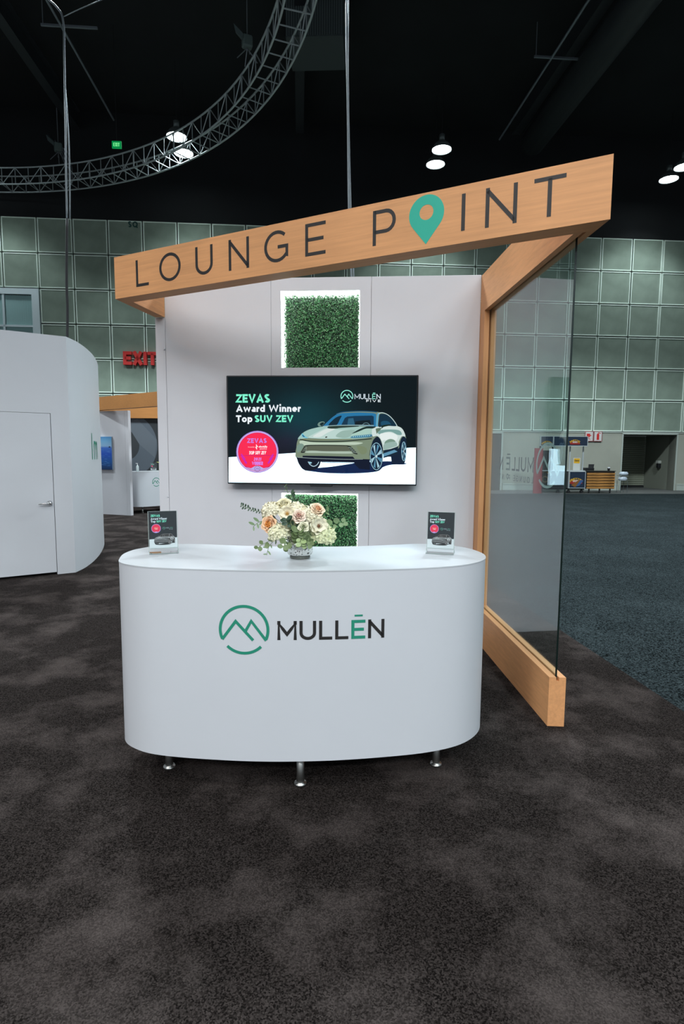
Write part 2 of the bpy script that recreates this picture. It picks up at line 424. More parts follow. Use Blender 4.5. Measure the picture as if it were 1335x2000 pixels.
M['cable_grey'] = plain('grey_steel_cable', (0.22, 0.25, 0.27), 0.45, metal=0.4)
M['carpet_booth'] = carpet('charcoal_pile_carpet', (0.0060, 0.0047, 0.0044), (0.082, 0.067, 0.062), 2.3, 240, 0.55, 0.12, 0.48)
M['carpet_hall'] = carpet('speckled_blue_grey_carpet', (0.0010, 0.0018, 0.0021), (0.062, 0.082, 0.088), 0.9, 120, 0.14, 0.15, 0.72)
M['concrete'] = plain('grey_concrete_floor', (0.10, 0.105, 0.10), 0.8, noise=0.15, nscale=2)
M['panel'] = plain('grey_green_wall_fabric', (0.235, 0.295, 0.240), 0.95, spec=0.1, noise=0.14, nscale=1.6, bump=0.05, bscale=150)
M['panel_rim'] = plain('pale_panel_edging', (0.68, 0.80, 0.70), 0.6)
M['wall_gap'] = plain('dark_wall_backing', (0.02, 0.022, 0.02), 0.9)
M['wall_low'] = plain('beige_grey_painted_wall', (0.36, 0.37, 0.31), 0.85, noise=0.06, nscale=1.2)
M['wall_trim'] = plain('pale_grey_trim', (0.45, 0.50, 0.45), 0.7)
M['void'] = plain('black_painted_ceiling', (0.006, 0.008, 0.009), 0.9, noise=0.3, nscale=0.6)

# ---------------------------------------------------------------- far wall frame of reference
FY = 0.0744535
FW = empty  # (only a helper name)
def far_obj(name, **k):
    o = empty(name, (6.1628, 22.4109, 0), FY); return o

# ================================================================ SETTING
floor = MB().box(-32, 32, -22, 32, -0.3, -0.008).build('floor', M['concrete'], kind='structure')
ceiling = empty('ceiling', (0, 0, 13.2)); ceiling['kind'] = 'structure'
MB().box(-32, 32, -22, 32, 0, 0.3).build('deck', M['void'], ceiling)
# roof beams and conduits run away from the camera, square to the far wall
rb = MB()
rb.box(-0.14, 0.14, -14, 2.4, -0.04, 0.0); rb.box(-0.02, 0.02, -14, 2.4, -0.6, -0.04); rb.box(-0.14, 0.14, -14, 2.4, -0.64, -0.6)
beam0 = rb.build('roof_beam', plain('black_steel_beam', (0.02, 0.024, 0.028), 0.6))
tag(beam0, 'black steel roof beam running towards the far wall', 'beam', 'black roof beams')
beam0.location = (6.2, 19, 13.2); beam0.rotation_euler = (0, 0, FY)
for x in (-16.5, -9.2, -1.4, 13.5): part_copy(beam0, None, (x, 19, 13.2))
cd = MB().tube([(0, -13, 0), (0, 2.2, 0)], 0.03, 8)
for y in range(-10, 2, 4): cd.box(-0.5, 0.9, y, y + 0.05, -0.02, 0.03).tube([(-.45, y + .02, 0), (-.45, y + .02, .88)], .012, 5)
con0 = cd.build('conduit', plain('galvanised_conduit', (0.22, 0.25, 0.28), 0.5, metal=0.5))
tag(con0, 'thin grey conduit with cross bars under the dark roof', 'conduit', 'conduits under the roof')
con0.location = (5.55, 19, 12.3); con0.rotation_euler = (0, 0, FY)
con1 = part_copy(con0, None, (-7.4, 17.8, 12.2)); con1['label'] = 'thin grey conduit with cross bars under the left part of the dark roof'; con0['label'] = 'thin grey conduit with cross bars under the right part of the dark roof'
du = MB().tube([(0, -13, 0), (0, 2.2, 0)], 0.42, 16)
duct0 = du.build('air_duct', plain('dark_painted_duct', (0.022, 0.026, 0.03), 0.55), None, smooth=True)
tag(duct0, 'dark round air duct under the black roof', 'air duct', 'air ducts under the roof')
duct0.location = (6.7, 19, 12.2); duct0.rotation_euler = (0, 0, FY)
duct1 = part_copy(duct0, None, (-14.6, 17.2, 11.9)); duct1['label'] = 'dark round air duct at the far left under the black roof'; duct0['label'] = 'dark round air duct at the right under the black roof'

MOD = 1.2192; TOP = 9.6168; LOW = TOP - 6 * MOD
wall_back = empty('wall_back', (6.1628, 22.4109, 0), FY); wall_back['kind'] = 'structure'
N0, N1 = 4.93, 7.15   # shutter niche
wb = MB()
wb.box(-38, N0, 0.06, 0.5, 0, LOW, 0); wb.box(N1, 26, 0.06, 0.5, 0, LOW, 0); wb.box(N0, N1, 0.06, 0.5, 2.215, LOW, 0)
wb.build('lower_wall', M['wall_low'], wall_back)
MB().box(-38, 26, 0.10, 0.5, LOW, TOP).build('wall_backing', M['wall_gap'], wall_back)
MB().box(-38, 26, 0.05, 0.5, TOP, 13.2).build('upper_wall', M['void'], wall_back)
MB().box(-38, 26, 0.03, 0.10, LOW - 0.035, LOW).build('ledge', M['wall_trim'], wall_back)
pm = MB(); h = MOD / 2 - 0.022; r = h - 0.034
pm.add([(-h, 0.03, -h), (h, 0.03, -h), (h, 0.03, h), (-h, 0.03, h), (-h, 0.10, -h), (h, 0.10, -h), (h, 0.10, h), (-h, 0.10, h),
        (-r, 0.03, -r), (r, 0.03, -r), (r, 0.03, r), (-r, 0.03, r), (-r + .006, 0.045, -r + .006), (r - .006, 0.045, -r + .006), (r - .006, 0.045, r - .006), (-r + .006, 0.045, r - .006)],
       [(0, 1, 9, 8), (1, 2, 10, 9), (2, 3, 11, 10), (3, 0, 8, 11), (0, 4, 5, 1), (1, 5, 6, 2), (2, 6, 7, 3), (3, 7, 4, 0),
        (8, 9, 13, 12), (9, 10, 14, 13), (10, 11, 15, 14), (11, 8, 12, 15)], 0)
pm.add([(-r + .006, 0.045, -r + .006), (r - .006, 0.045, -r + .006), (r - .006, 0.045, r - .006), (-r + .006, 0.045, r - .006)], [(0, 1, 2, 3)], 1)
pan0 = None
for ci in range(-23, 12):
    for ri in range(6):
        if ci in (-17, -16, -15) and ri in (2, 3): continue
        loc = (MOD * (ci + 0.5), 0, TOP - MOD * (ri + 0.5))
        if pan0 is None:
            pan0 = pm.build('wall_panel', [M['panel_rim'], M['panel']], wall_back); pan0.location = loc
        else: part_copy(pan0, wall_back, loc)
# baseboard in two runs
bb = empty('baseboard_back', (6.1628, 22.4109, 0), FY); bb['kind'] = 'structure'
for a0, a1 in ((-38, -12.4), (0.12, N0 - 0.12), (N1 + 0.12, 26), (-12.0, -0.12)):
    MB().box(a0, a1, 0.03, 0.06, 0, 0.22).box(a0, a1, 0.02, 0.06, 0.22, 0.26).build('board', M['wall_trim'], bb)
# roller shutter niche
door1 = empty('door_1', (6.1628, 22.4109, 0), FY); door1['kind'] = 'structure'
m_niche = plain('dark_grey_niche_paint', (0.22, 0.235, 0.19), 0.8)
nb = MB(); D = 2.1
nb.box(N0 - 0.03, N0, 0.06, D, 0, 2.215); nb.box(N1, N1 + 0.03, 0.06, D, 0, 2.215); nb.box(N0, N1, 0.06, D, 2.215, 2.245); nb.box(N0, N1, D + 0.05, D + 0.1, 0, 2.215)
nb.build('niche', m_niche, door1)
fr = MB(); fr.box(N0 - 0.05, N0, 0.02, 0.06, 0, 2.26); fr.box(N1, N1 + 0.05, 0.02, 0.06, 0, 2.26); fr.box(N0 - .05, N1 + .05, 0.02, 0.06, 2.215, 2.265)
fr.build('door_frame', M['wall_trim'], door1)
sl0 = None
m_sl = plain('shutter_steel', (0.30, 0.32, 0.25), 0.55, metal=0.3)
for k in range(26):
    z = 0.08 + k * 0.082
    if sl0 is None:
        sl0 = MB().add([(N0, D, 0), (N1, D, 0), (N1, D - 0.03, 0.02), (N0, D - 0.03, 0.02), (N1, D - 0.03, 0.062), (N0, D - 0.03, 0.062), (N1, D, 0.08), (N0, D, 0.08)],
                       [(0, 1, 2, 3), (3, 2, 4, 5), (5, 4, 6, 7)]).build('slat', m_sl, door1); sl0.location = (0, 0, z)
    else: part_copy(sl0, door1, (0, 0, z))
MB().box(N0, N1, D - 0.05, D, 0.0, 0.075).build('bottom_bar', M['matt_black'], door1)
# dark doorway left of the kiosk, seen past the wooden post
door2 = empty('door_2', (6.1628, 22.4109, 0), FY); door2['kind'] = 'structure'
MB().box(-1.1, 0.0, 0.0, 0.06, 0, 2.2).build('leaf', plain('dark_grey_door', (0.05, 0.06, 0.055), 0.6), door2)
MB().box(0.0, 0.06, -0.02, 0.06, 0, 2.26).box(-1.16, -1.1, -0.02, 0.06, 0, 2.26).box(-1.1, 0.0, -0.02, 0.06, 2.2, 2.26).build('door_frame', M['wall_trim'], door2)
# office window high on the left
win = empty('window_1', (6.1628, 22.4109, 0), FY); win['kind'] = 'structure'
W0, W1, WZ0, WZ1 = -20.72, -17.08, 4.80, 7.15
m_wf = plain('pale_blue_window_frame', (0.70, 0.82, 0.84), 0.5)
wf = MB(); fw = 0.20
wf.box(W0, W1, -0.02, 0.10, WZ1 - fw, WZ1); wf.box(W0, W1, -0.02, 0.10, WZ0, WZ0 + fw); wf.box(W0, W0 + fw, -0.02, 0.10, WZ0 + fw, WZ1 - fw); wf.box(W1 - fw - 0.05, W1, -0.02, 0.10, WZ0 + fw, WZ1 - fw)
wf.build('window_frame', m_wf, win)
gx = [W0 + fw, -19.5, -18.32, W1 - fw - 0.05]; gz = [WZ0 + fw, 5.85, WZ1 - fw]
mu = MB()
for x in gx[1:-1]: mu.box(x - 0.035, x + 0.035, 0.0, 0.08, gz[0], gz[-1])
mu.box(gx[0], gx[-1], 0.0, 0.08, gz[1] - 0.035, gz[1] + 0.035)
mu.build('mullion', m_wf, win)
m_wg = glassmat('office_window_glass', (0.93, 0.97, 0.97))
for i in range(3):
    for j in range(2):
        MB().box(gx[i] + .036 * (i > 0), gx[i + 1] - .036 * (i < 2), 0.04, 0.046, gz[j] + .036 * (j > 0), gz[j + 1] - .036 * (j < 1)).build('pane', m_wg, win)
m_bl = plain('blue_grey_blind_slat', (0.72, 0.95, 0.93), 0.7)
bl0 = None
for k in range(44):
    x = gx[0] + 0.03 + k * 0.078
    if x > gx[-1] - 0.02: break
    if bl0 is None:
        bl0 = MB().box(-0.044, 0.044, -0.003, 0.004, gz[0], gz[-1] - 0.02).build('blind_slat', m_bl, win); bl0.location = (x, 0.09, 0); bl0.rotation_euler = (0, 0, 0.5)
    else: part_copy(bl0, win, (x, 0.09, 0))

# ---------------------------------------------------------------- carpets
def edge_x(y): return 1.786 - 0.0905 * (y - 4.479)
bc = MB().prism([(-20, -8), (edge_x(-8), -8), (edge_x(19.5), 19.5), (-20, 19.5)], -0.008, 0.0).build('booth_carpet', M['carpet_booth'])
tag(bc, 'charcoal brown pile carpet under the counter and the wooden frame', 'carpet')
hc = MB().prism([(edge_x(-8) , -8.0), (30, -8.0), (30, 22.6), (edge_x(19.5), 20.0), (edge_x(19.5), 19.5)], -0.008, -0.001).build('hall_carpet', M['carpet_hall'])
tag(hc, 'speckled blue grey carpet of the open hall to the right of the booth', 'carpet')

# ================================================================ BOOTH (local frame: x along the wall, -y towards the viewer)
BX, BY, BA = -1.391155, 4.598663, -0.073675
BW, BT, BTL = 2.42324, 0.08566, 0.07756
ZT, ZB, ZP, ZW = 2.738, 2.4633, 0.266, 2.7455
SL, SR = -0.112909, 0.114278
A_, B_, TF, TD = 0.538328, 1.738603, 0.115388, 0.11
def loc2w(x, y, z=0): return (BX + x * math.cos(BA) - y * math.sin(BA), BY + x * math.sin(BA) + y * math.cos(BA), z)

wallth = 0.13
bw = empty('exhibition_wall', (BX, BY, 0), BA, 'white fabric back wall with two lit hedge openings behind the television', 'wall')
g = 0.0009
P1, P2 = 0.838, 1.605
OX0, OX1 = 0.911, 1.519
OZ = [(0.42, 1.101), (2.074, 2.650)]
MB().bbox(0 + g, P1 - g, 0, wallth, 0, ZW, 0.003).build('wall_panel', M['white_fabric'], bw)
MB().bbox(P2 + g, BW - g, 0, wallth, 0, ZW, 0.003).build('wall_panel', M['white_fabric'], bw)
cp = MB()
cp.box(P1 + g, OX0, 0, wallth, 0, ZW); cp.box(OX1, P2 - g, 0, wallth, 0, ZW)
cp.box(OX0, OX1, 0, wallth, 0, OZ[0][0]); cp.box(OX0, OX1, 0, wallth, OZ[0][1], OZ[1][0]); cp.box(OX0, OX1, 0, wallth, OZ[1][1], ZW)
cp.build('wall_panel', M['white_fabric'], bw)
MB().box(-BTL, -g, 0, wallth, 0, ZB - 0.002).build('end_panel', M['white_fabric'], bw)
MB().box(-0.002, P2 + 0.5, 0.004, wallth - .002, 0.0, ZW - 0.02).v  # backing seam (kept dark)
MB().box(-0.0018, BW - 0.001, wallth, wallth + 0.02, 0, ZW - 0.01).build('back_board', M['white'], bw)
for sx_ in (-0.036,):
    pass
kb = MB()
for (x, z) in ((-0.01, 2.22), (-0.012, 1.06)): kb.lathe([(0.0, -0.006), (0.006, -0.006), (0.008, 0.0)], x, z, 10, 0, 'y')
kb.build('screw_cap', M['white'], bw)
# boxwood mats
m_leaf, nt, b_ = newmat('boxwood_leaf')
at = nt.nodes.new('ShaderNodeAttribute'); at.attribute_name = 'ink'
nt.links.new(at.outputs['Color'], b_.inputs['Base Color']); b_.inputs['Roughness'].default_value = 0.32; b_.inputs['Specular IOR Level'].default_value = 0.6
def hedge(x0, x1, z0, z1, n, name):
    rng = np.random.default_rng(5 + n)
    mb = MB(); V = []; Fc = []; Cc = []
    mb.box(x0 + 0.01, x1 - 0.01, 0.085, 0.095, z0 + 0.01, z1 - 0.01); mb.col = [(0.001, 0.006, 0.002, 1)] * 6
    for i in range(n):
        cx, cz = rng.uniform(x0, x1), rng.uniform(z0, z1)
        clump = 0.5 + 0.5 * math.sin(cx * 95 + 2 * math.sin(cz * 60)) * math.sin(cz * 88 + cx * 30)
        cy = 0.085 - 0.045 * rng.random() ** 0.8 - 0.018 * clump
        a = rng.uniform(0, 2 * PI); t = Vector((math.cos(a), rng.uniform(-0.8, 0.3), math.sin(a))).normalized()
        nn = Vector((rng.uniform(-.8, .8), -1, rng.uniform(-.5, 1.0))).normalized(); s_ = t.cross(nn).normalized()
        L_, W_ = rng.uniform(0.0040, 0.0070), rng.uniform(0.0026, 0.0040)
        c = Vector((cx, cy, cz)); nrm = s_.cross(t)
        vs_ = [c - t * L_, c + s_ * W_ + nrm * .001, c + t * L_, c - s_ * W_ + nrm * .001]
        k = rng.random() * (0.45 + 0.75 * (0.085 - cy) / 0.063)  # deeper leaves get darker: shade put into the leaf colour
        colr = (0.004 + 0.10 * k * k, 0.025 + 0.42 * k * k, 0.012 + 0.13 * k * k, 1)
        if rng.random() < 0.13 and cy < .06: colr = (0.30, 0.62, 0.30, 1)  # scattered pale leaves near the front paint in bright highlights
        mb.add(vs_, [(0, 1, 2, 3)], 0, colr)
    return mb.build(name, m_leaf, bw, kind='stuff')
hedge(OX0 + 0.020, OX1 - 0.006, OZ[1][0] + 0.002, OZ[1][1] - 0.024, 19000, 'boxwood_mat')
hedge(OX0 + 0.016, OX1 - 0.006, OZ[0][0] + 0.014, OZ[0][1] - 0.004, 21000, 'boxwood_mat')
m_rec = plain('white_recess_lining', (0.85, 0.87, 0.86), 0.6)
for z0, z1 in OZ:
    l = MB()
    l.box(OX0, OX1, 0.118, 0.128, z0, z1)
    l.build('recess_back', m_rec, bw)
    s_ = MB()
    s_.box(OX0 + .001, OX0 + 0.008, 0.040, 0.116, z0 + .01, z1 - .01); s_.box(OX1 - 0.004, OX1 - .0005, 0.070, 0.116, z0 + .01, z1 - .01)
    s_.box(OX0 + .006, OX1 - .004, 0.022, 0.116, z1 - 0.010, z1 - .001)
    s_.build('led_strip', M['led'], bw)

# ---------------------------------------------------------------- wooden frame with sign beam and glass
sf = empty('wooden_sign_frame', (BX, BY, 0), BA, 'light wooden frame with the slanting LOUNGE POINT beam and a tall glass side', 'sign frame')
P0 = Vector((-BTL + A_ * SL, -A_)); PE = Vector((BW + BT + B_ * SR, -B_))
bd = (PE - P0).normalized(); bnrm = Vector((-bd.y, bd.x))
mslope = bd.y / bd.x; nfac = math.hypot(1, mslope)
def side_hit(x0, sl, off):   # where the line x = x0 - y*sl meets the beam face pushed back by off
    k = P0.y - mslope * P0.x + off * nfac
    y = (k + mslope * x0) / (1 + mslope * sl); return (x0 - y * sl, y)
blen = (PE - P0).length
# front beam is built in its own frame: x along, y back, z up
fb = empty('tmp')
bpy.data.objects.remove(fb)
beam_ang = math.atan2(bd.y, bd.x)
b0 = side_hit(-BTL, SL, TF); b1 = side_hit(BW + BT, SR, TF)
def tobeam(p): q = Vector(p) - P0; return (q.dot(bd), q.dot(bnrm))
quad = [tobeam(P0), tobeam(PE), tobeam(b1), tobeam(b0)]
fb = MB().prism(quad, ZB, ZT).build('front_beam', M['wood'], sf)
fb.location = (P0.x, P0.y, 0); fb.rotation_euler = (0, 0, beam_ang)
fmap = lambda u, v, d: (u, -d, v)
LET = [('L', 0.199, 0.315, 2.518, 2.690), ('O', 0.410, 0.594, 2.520, 2.697), ('U', 0.714, 0.854, 2.524, 2.697), ('N', 0.975, 1.129, 2.520, 2.700),
       ('G', 1.236, 1.404, 2.523, 2.700), ('E', 1.514, 1.648, 2.526, 2.702), ('P', 1.933, 2.067, 2.521, 2.699), ('I', 2.413, 2.433, 2.521, 2.696),
       ('N', 2.531, 2.683, 2.516, 2.699), ('T', 2.757, 2.897, 2.518, 2.697)]
for ch, u0, u1, z0, z1 in LET:
    H = z1 - z0; wt = 0.019 / H
    mb = MB(); wd, st = glyph(ch, wt / 2); sx = (u1 - u0) / (wd * H)
    for pts, cl in st:
        mb.stroke([(u0 + px * H * sx, z0 + py * H) for px, py in pts], 0.0186, fmap, 0.001, 0, cl)
    mb.build('letter', M['ink_black'], fb)
# map pin in place of the O
pin = MB(); pcx, pcz, pr = 2.232, 2.634, 0.093; hz = 2.642; hr = 0.037
out_ = []; inn = []
n = 48; tipz = 2.486
for i in range(n):
    a = PI / 2 + 2 * PI * i / n
    px, pz = pcx + pr * math.cos(a), pcz + pr * math.sin(a)
    da = abs((a - 1.5 * PI + PI) % (2 * PI) - PI)      # angle away from straight down
    lim = math.radians(50.8)
    if da < lim:
        t = 1 - da / lim; sg = 1 if math.cos(a) > 0 else -1
        ex_, ez_ = pcx + sg * pr * math.sin(lim), pcz - pr * math.cos(lim)
        px, pz = ex_ + (pcx - ex_) * t, ez_ + (tipz - ez_) * t
    out_.append((px, pz)); inn.append((pcx + hr * math.cos(a), hz + hr * math.sin(a)))
vs_ = [fmap(*p, 0.001) for p in out_] + [fmap(*p, 0.001) for p in inn] + [fmap(*p, 0.0) for p in out_] + [fmap(*p, 0.0) for p in inn]
fs_ = []
for i in range(n):
    j = (i + 1) % n
    fs_ += [(i, j, n + j, n + i), (i, j, 2 * n + j, 2 * n + i), (n + i, n + j, 3 * n + j, 3 * n + i)]
pin.add(vs_, fs_).build('pin_icon', M['ink_teal'], fb, label='teal map pin in place of the second O')
# side beams, splayed outwards
def back_pt(x0, sl): return side_hit(x0, sl, TF)
l0, l1 = back_pt(-BTL, SL), back_pt(0, SL)
MB().prism([(-BTL, 0), l0, l1, (0.0, 0)][::1], ZB, ZT).build('side_beam', M['wood_y'], sf)
gx0, gx1 = BW + BT / 2 - 0.007, BW + BT / 2 + 0.007
r0, r1 = back_pt(BW, SR), back_pt(BW + BT, SR)
ra, rb_ = back_pt(gx0, SR), back_pt(gx1, SR)
MB().prism([(BW, 0), r0, ra, (gx0, 0)], ZB, ZT).prism([(gx1, 0), rb_, r1, (BW + BT, 0)], ZB, ZT).prism([(gx0, 0), ra, rb_, (gx1, 0)], ZB + 0.05, ZT).build('side_beam', M['wood_y'], sf)
def sx_at(x0, y): return x0 - y * SR
# post
MB().prism([(BW, wallth), (BW, 0), (sx_at(BW, -TD), -TD), (sx_at(gx0, -TD), -TD), (gx0, wallth)], 0, ZB).prism(
    [(gx1, wallth), (sx_at(gx1, -TD), -TD), (sx_at(BW + BT, -TD), -TD), (BW + BT, wallth)], 0, ZB).prism(
    [(gx0, wallth), (sx_at(gx0, -TD + .03), -TD + .03), (sx_at(gx1, -TD + .03), -TD + .03), (gx1, wallth)], 0, ZB).build('post', M['wood_v'], sf)
# plinth
BP = 1.5263
pl = MB()
pl.prism([(sx_at(BW, -TD), -TD), (sx_at(BW, -BP), -BP), (sx_at(gx0, -BP), -BP), (sx_at(gx0, -TD), -TD)], 0, ZP)
pl.prism([(sx_at(gx1, -TD), -TD), (sx_at(gx1, -BP), -BP), (sx_at(BW + BT, -BP), -BP), (sx_at(BW + BT, -TD), -TD)], 0, ZP)
pl.prism([(sx_at(gx0, -TD), -TD), (sx_at(gx0, -BP), -BP), (sx_at(gx1, -BP), -BP), (sx_at(gx1, -TD), -TD)], 0, ZP - 0.02)
pl.build('plinth', M['wood_y'], sf)
# glass
GE = 1.503
gc = BW + BT / 2
def gm(s, z, d=0.0): return (gc + s * SR + d, -s, z)
g0, g1 = gc - 0.004, gc + 0.004
gl = MB().prism([(sx_at(g0, -TD), -TD), (sx_at(g0, -GE), -GE), (sx_at(g1, -GE), -GE), (sx_at(g1, -TD), -TD)], ZP - 0.02, ZB + 0.05).build('glass_pane', M['glass'], sf)
MB().prism([(sx_at(g0 - .0005, -GE), -GE), (sx_at(g0 - .0005, -GE - .002), -GE - .002), (sx_at(g1 + .0005, -GE - .002), -GE - .002), (sx_at(g1 + .0005, -GE), -GE)], ZP - 0.019, ZB + 0.049).build('polished_edge', M['glass_edge'], gl)
# vinyl on the far side of the glass, so it reads mirrored from the counter side
VS = 1.28
def vmap(u, v, d): return (gc + 0.0046 + u * VS * SR, -u * VS, v)
vl = MB(); mountain_logo(vl, 1.255 / VS, 1.362, 0.125, 0.0150, vmap)
vl.build('logo', M['frost'], gl)
for t_, s0, s1, m_ in (('M', 1.056, 0.960, 0), ('U', 0.932, 0.845, 0), ('L', 0.822, 0.760, 0), ('L', 0.742, 0.680, 0), ('E', 0.645, 0.565, 1), ('N', 0.500, 0.425, 0)):
    q_ = MB(); put_text(q_, t_, 0.0, 1.3150, 0.088, 0.14, 0.16, lambda u, v, d, s0=s0: vmap(s0 / VS - u, v, d), width=(s0 - s1) / VS)
    q_.build('letter', (M['ink_black'], M['frost_faint'])[m_], gl)
MB().stroke([(0.640 / VS, 1.420), (0.575 / VS, 1.420)], 0.01, vmap).build('macron', M['frost_faint'], gl)
x_ = 1.055
for t_ in 'LOUNGE P INT':
    wd_ = glyph(t_, .055)[0] * .036 * VS
    if t_ != ' ':
        q_ = MB(); put_text(q_, t_, 0.0, 1.250, 0.036, 0.13, 0.1, lambda u, v, d, x_=x_: vmap(x_ / VS - u, v, d)); q_.build('letter', M['vinyl_grey'], gl)
    x_ -= (wd_ + .026) if t_ != ' ' else .040
q_ = MB().stroke(arc(0.600 / VS, 1.274, 0.014, 0.014, 0, 360, 14), 0.009, vmap); q_.poly([(0.609 / VS, 1.260), (0.591 / VS, 1.260), (0.600 / VS, 1.242)], vmap)
q_.build('pin_icon', M['frost_faint'], gl)

# ---------------------------------------------------------------- artwork shared by the television and the leaflets
def K(p): return (570 + p[0] * 0.09738, 795 + p[1] * 0.09738)          # picture coordinates of the car drawing
def car_art(mb, mp, layer, tone=lambda c: c):
    z = [layer]
    def pg(pts, c, smooth=True, n=5):
        z[0] += 0.00006
        q = [K(p) for p in (bez(pts, n) if smooth else pts)]
        c = tone(c)
        mb.poly(q, lambda u, v, d: mp(u, v, z[0]), 0, 0, lin(c))
    def ln(pts, wd, c, smooth=True, closed=False):
        z[0] += 0.00006
        q = [K(p) for p in (bez(pts, 5, closed) if smooth else pts)]
        mb.stroke(q, wd * 0.09738, lambda u, v, d: mp(u, v, z[0]), 0, 0, closed, lin(tone(c)))
    pg([(250, 1275), (480, 1235), (800, 1205), (1250, 1140), (1640, 1110), (1990, 1100), (2280, 1140), (2230, 1165), (2000, 1170), (1830, 1215), (1730, 1295), (1500, 1330), (1100, 1345), (700, 1335), (420, 1305)], (10, 32, 74))
    pg([(1840, 1010), (2060, 970), (2140, 900), (2200, 900), (2240, 1150), (2000, 1160), (1980, 1010)], (9, 28, 52), False)
    # tyres
    pg([(100, 940), (560, 1000), (575, 1120), (520, 1230), (400, 1280), (240, 1270), (150, 1170), (105, 1060)], (10, 16, 34))
    ln([(325, 1105), (360, 1160), (430, 1200), (500, 1170), (540, 1110)], 16, (170, 200, 215))
    pg([(330, 1110), (400, 1120), (370, 1150)], (150, 200, 220))
    pg([(2080, 800), (2180, 610), (2250, 590), (2290, 700), (2292, 900), (2270, 1080), (2230, 1155), (2180, 1100), (2110, 1000)], (9, 30, 52))
    # body
    body = [(95, 940), (90, 800), (108, 690), (150, 600), (200, 540), (290, 482), (400, 442), (540, 412), (620, 392), (700, 310), (800, 215), (880, 150), (1000, 112), (1180, 97), (1400, 92), (1600, 100), (1720, 108), (1830, 130), (1950, 190), (2040, 280), (2115, 390), (2190, 430), (2240, 500), (2275, 600), (2285, 640), (2240, 600), (2190, 640), (2150, 760), (2120, 850), (1830, 950), (1800, 1040), (1560, 1070), (1000, 1050), (500, 1030), (100, 1020)]
    pg(body, (118, 136, 120))
    # upper hood light
    pg([(120, 640), (200, 545), (290, 485), (420, 440), (620, 400), (1000, 385), (1400, 400), (1640, 410), (1690, 470), (1640, 560), (1500, 625), (1250, 645), (1000, 650), (600, 645), (330, 630), (180, 650)], (160, 196, 188))
    pg([(330, 620), (450, 540), (640, 450), (720, 430), (960, 460), (1180, 470), (1230, 540), (1100, 610), (900, 640), (560, 640)], (186, 212, 206))
    pg([(420, 600), (560, 510), (700, 450), (860, 450), (700, 530), (560, 610)], (214, 226, 222))
    pg([(880, 600), (980, 500), (1130, 470), (1260, 480), (1200, 560), (1080, 630)], (150, 180, 170))
    pg([(1200, 540), (1330, 480), (1500, 430), (1640, 415), (1600, 500), (1480, 570), (1300, 590)], (168, 202, 190))
    # shoulder and flank
    pg([(1640, 420), (1800, 395), (2000, 385), (2110, 395), (2190, 432), (2240, 500), (2270, 600), (2200, 600), (2140, 700), (2110, 800), (1840, 880), (1810, 760), (1770, 650), (1700, 590), (1620, 600), (1600, 500)], (206, 222, 218))
    pg([(1700, 500), (1790, 470), (1980, 460), (2150, 480), (2200, 560), (2120, 570), (1990, 510), (1850, 520), (1760, 560)], (120, 160, 156))
    pg([(1760, 560), (1860, 530), (1990, 530), (2110, 590), (2080, 690), (1960, 700), (1850, 670), (1800, 690)], (226, 236, 234))
    pg([(1850, 745), (1880, 690), (1950, 655), (2020, 660), (2075, 700), (2010, 715), (1920, 725)], (118, 148, 132))
    pg([(1840, 760), (1960, 715), (2080, 715), (2100, 790), (1960, 840), (1840, 870)], (150, 178, 170))
    pg([(1680, 470), (1690, 440), (1790, 430), (1770, 470), (1720, 510), (1700, 550)], (96, 116, 96))
    # rocker
    pg([(1830, 880), (1980, 850), (2130, 800), (2110, 900), (2120, 960), (1830, 1035)], (12, 34, 52), False)
    pg([(1825, 945), (2050, 870), (2115, 905), (1830, 1010)], (92, 146, 176), False)
    # front end
    pg([(110, 690), (160, 650), (330, 690), (560, 705), (1080, 705), (1320, 680), (1560, 650), (1640, 640), (1590, 720), (1560, 900), (1545, 1060), (1000, 1060), (400, 1040), (95, 1000), (92, 800)], (122, 138, 116))
    pg([(150, 700), (240, 680), (420, 715), (900, 722), (1240, 712), (1420, 730), (1300, 765), (1120, 770), (640, 765), (330, 770), (200, 780)], (186, 204, 184))
    pg([(1300, 800), (1420, 800), (1500, 850), (1480, 940), (1380, 950)], (120, 134, 104))
    pg([(100, 800), (180, 740), (240, 780), (180, 880), (110, 920)], (122, 148, 136))
    ln([(160, 655), (330, 690), (600, 700), (900, 698), (1120, 690), (1330, 672), (1600, 645)], 20, (34, 44, 34))
    ln([(200, 650), (330, 664), (560, 668), (1000, 662), (1200, 652)], 12, (122, 122, 78))
    # grille
    pg([(180, 925), (215, 850), (250, 795), (300, 772), (500, 768), (1000, 775), (1150, 790), (1210, 830), (1315, 955), (1230, 940), (1160, 880), (900, 893), (600, 893), (300, 880), (270, 920)], (40, 46, 40), True)
    pg([(295, 872), (300, 800), (500, 785), (1000, 790), (1110, 800), (1150, 885), (900, 893), (600, 890)], (92, 98, 82))
    for i in range(4):
        ln([(205 + i * 18, 895 - i * 28), (300, 880 - i * 26)], 8, (150, 165, 150), False)
        ln([(1130 + i * 30, 820 + i * 32), (1200 + i * 32, 832 + i * 32)], 8, (160, 180, 170), False)
    pg([(270, 905), (400, 885), (700, 898), (1000, 900), (1160, 905), (1210, 940), (1000, 945), (600, 935), (300, 930)], (172, 190, 174))
    # lower bumper
    pg([(215, 985), (600, 990), (1000, 1000), (1220, 1005), (1260, 1050), (1560, 1060), (1560, 1130), (1000, 1120), (560, 1110), (110, 1030), (215, 1020)], (9, 16, 36), False)
    ln([(110, 1018), (400, 1036), (700, 1048), (1000, 1058), (1420, 1062)], 10, (150, 165, 165))
    ln([(600, 1118), (900, 1128), (1340, 1138)], 12, (70, 92, 120))
    pg([(1240, 1065), (1560, 1062), (1560, 1270), (1350, 1250), (1250, 1150)], (8, 18, 40), False)
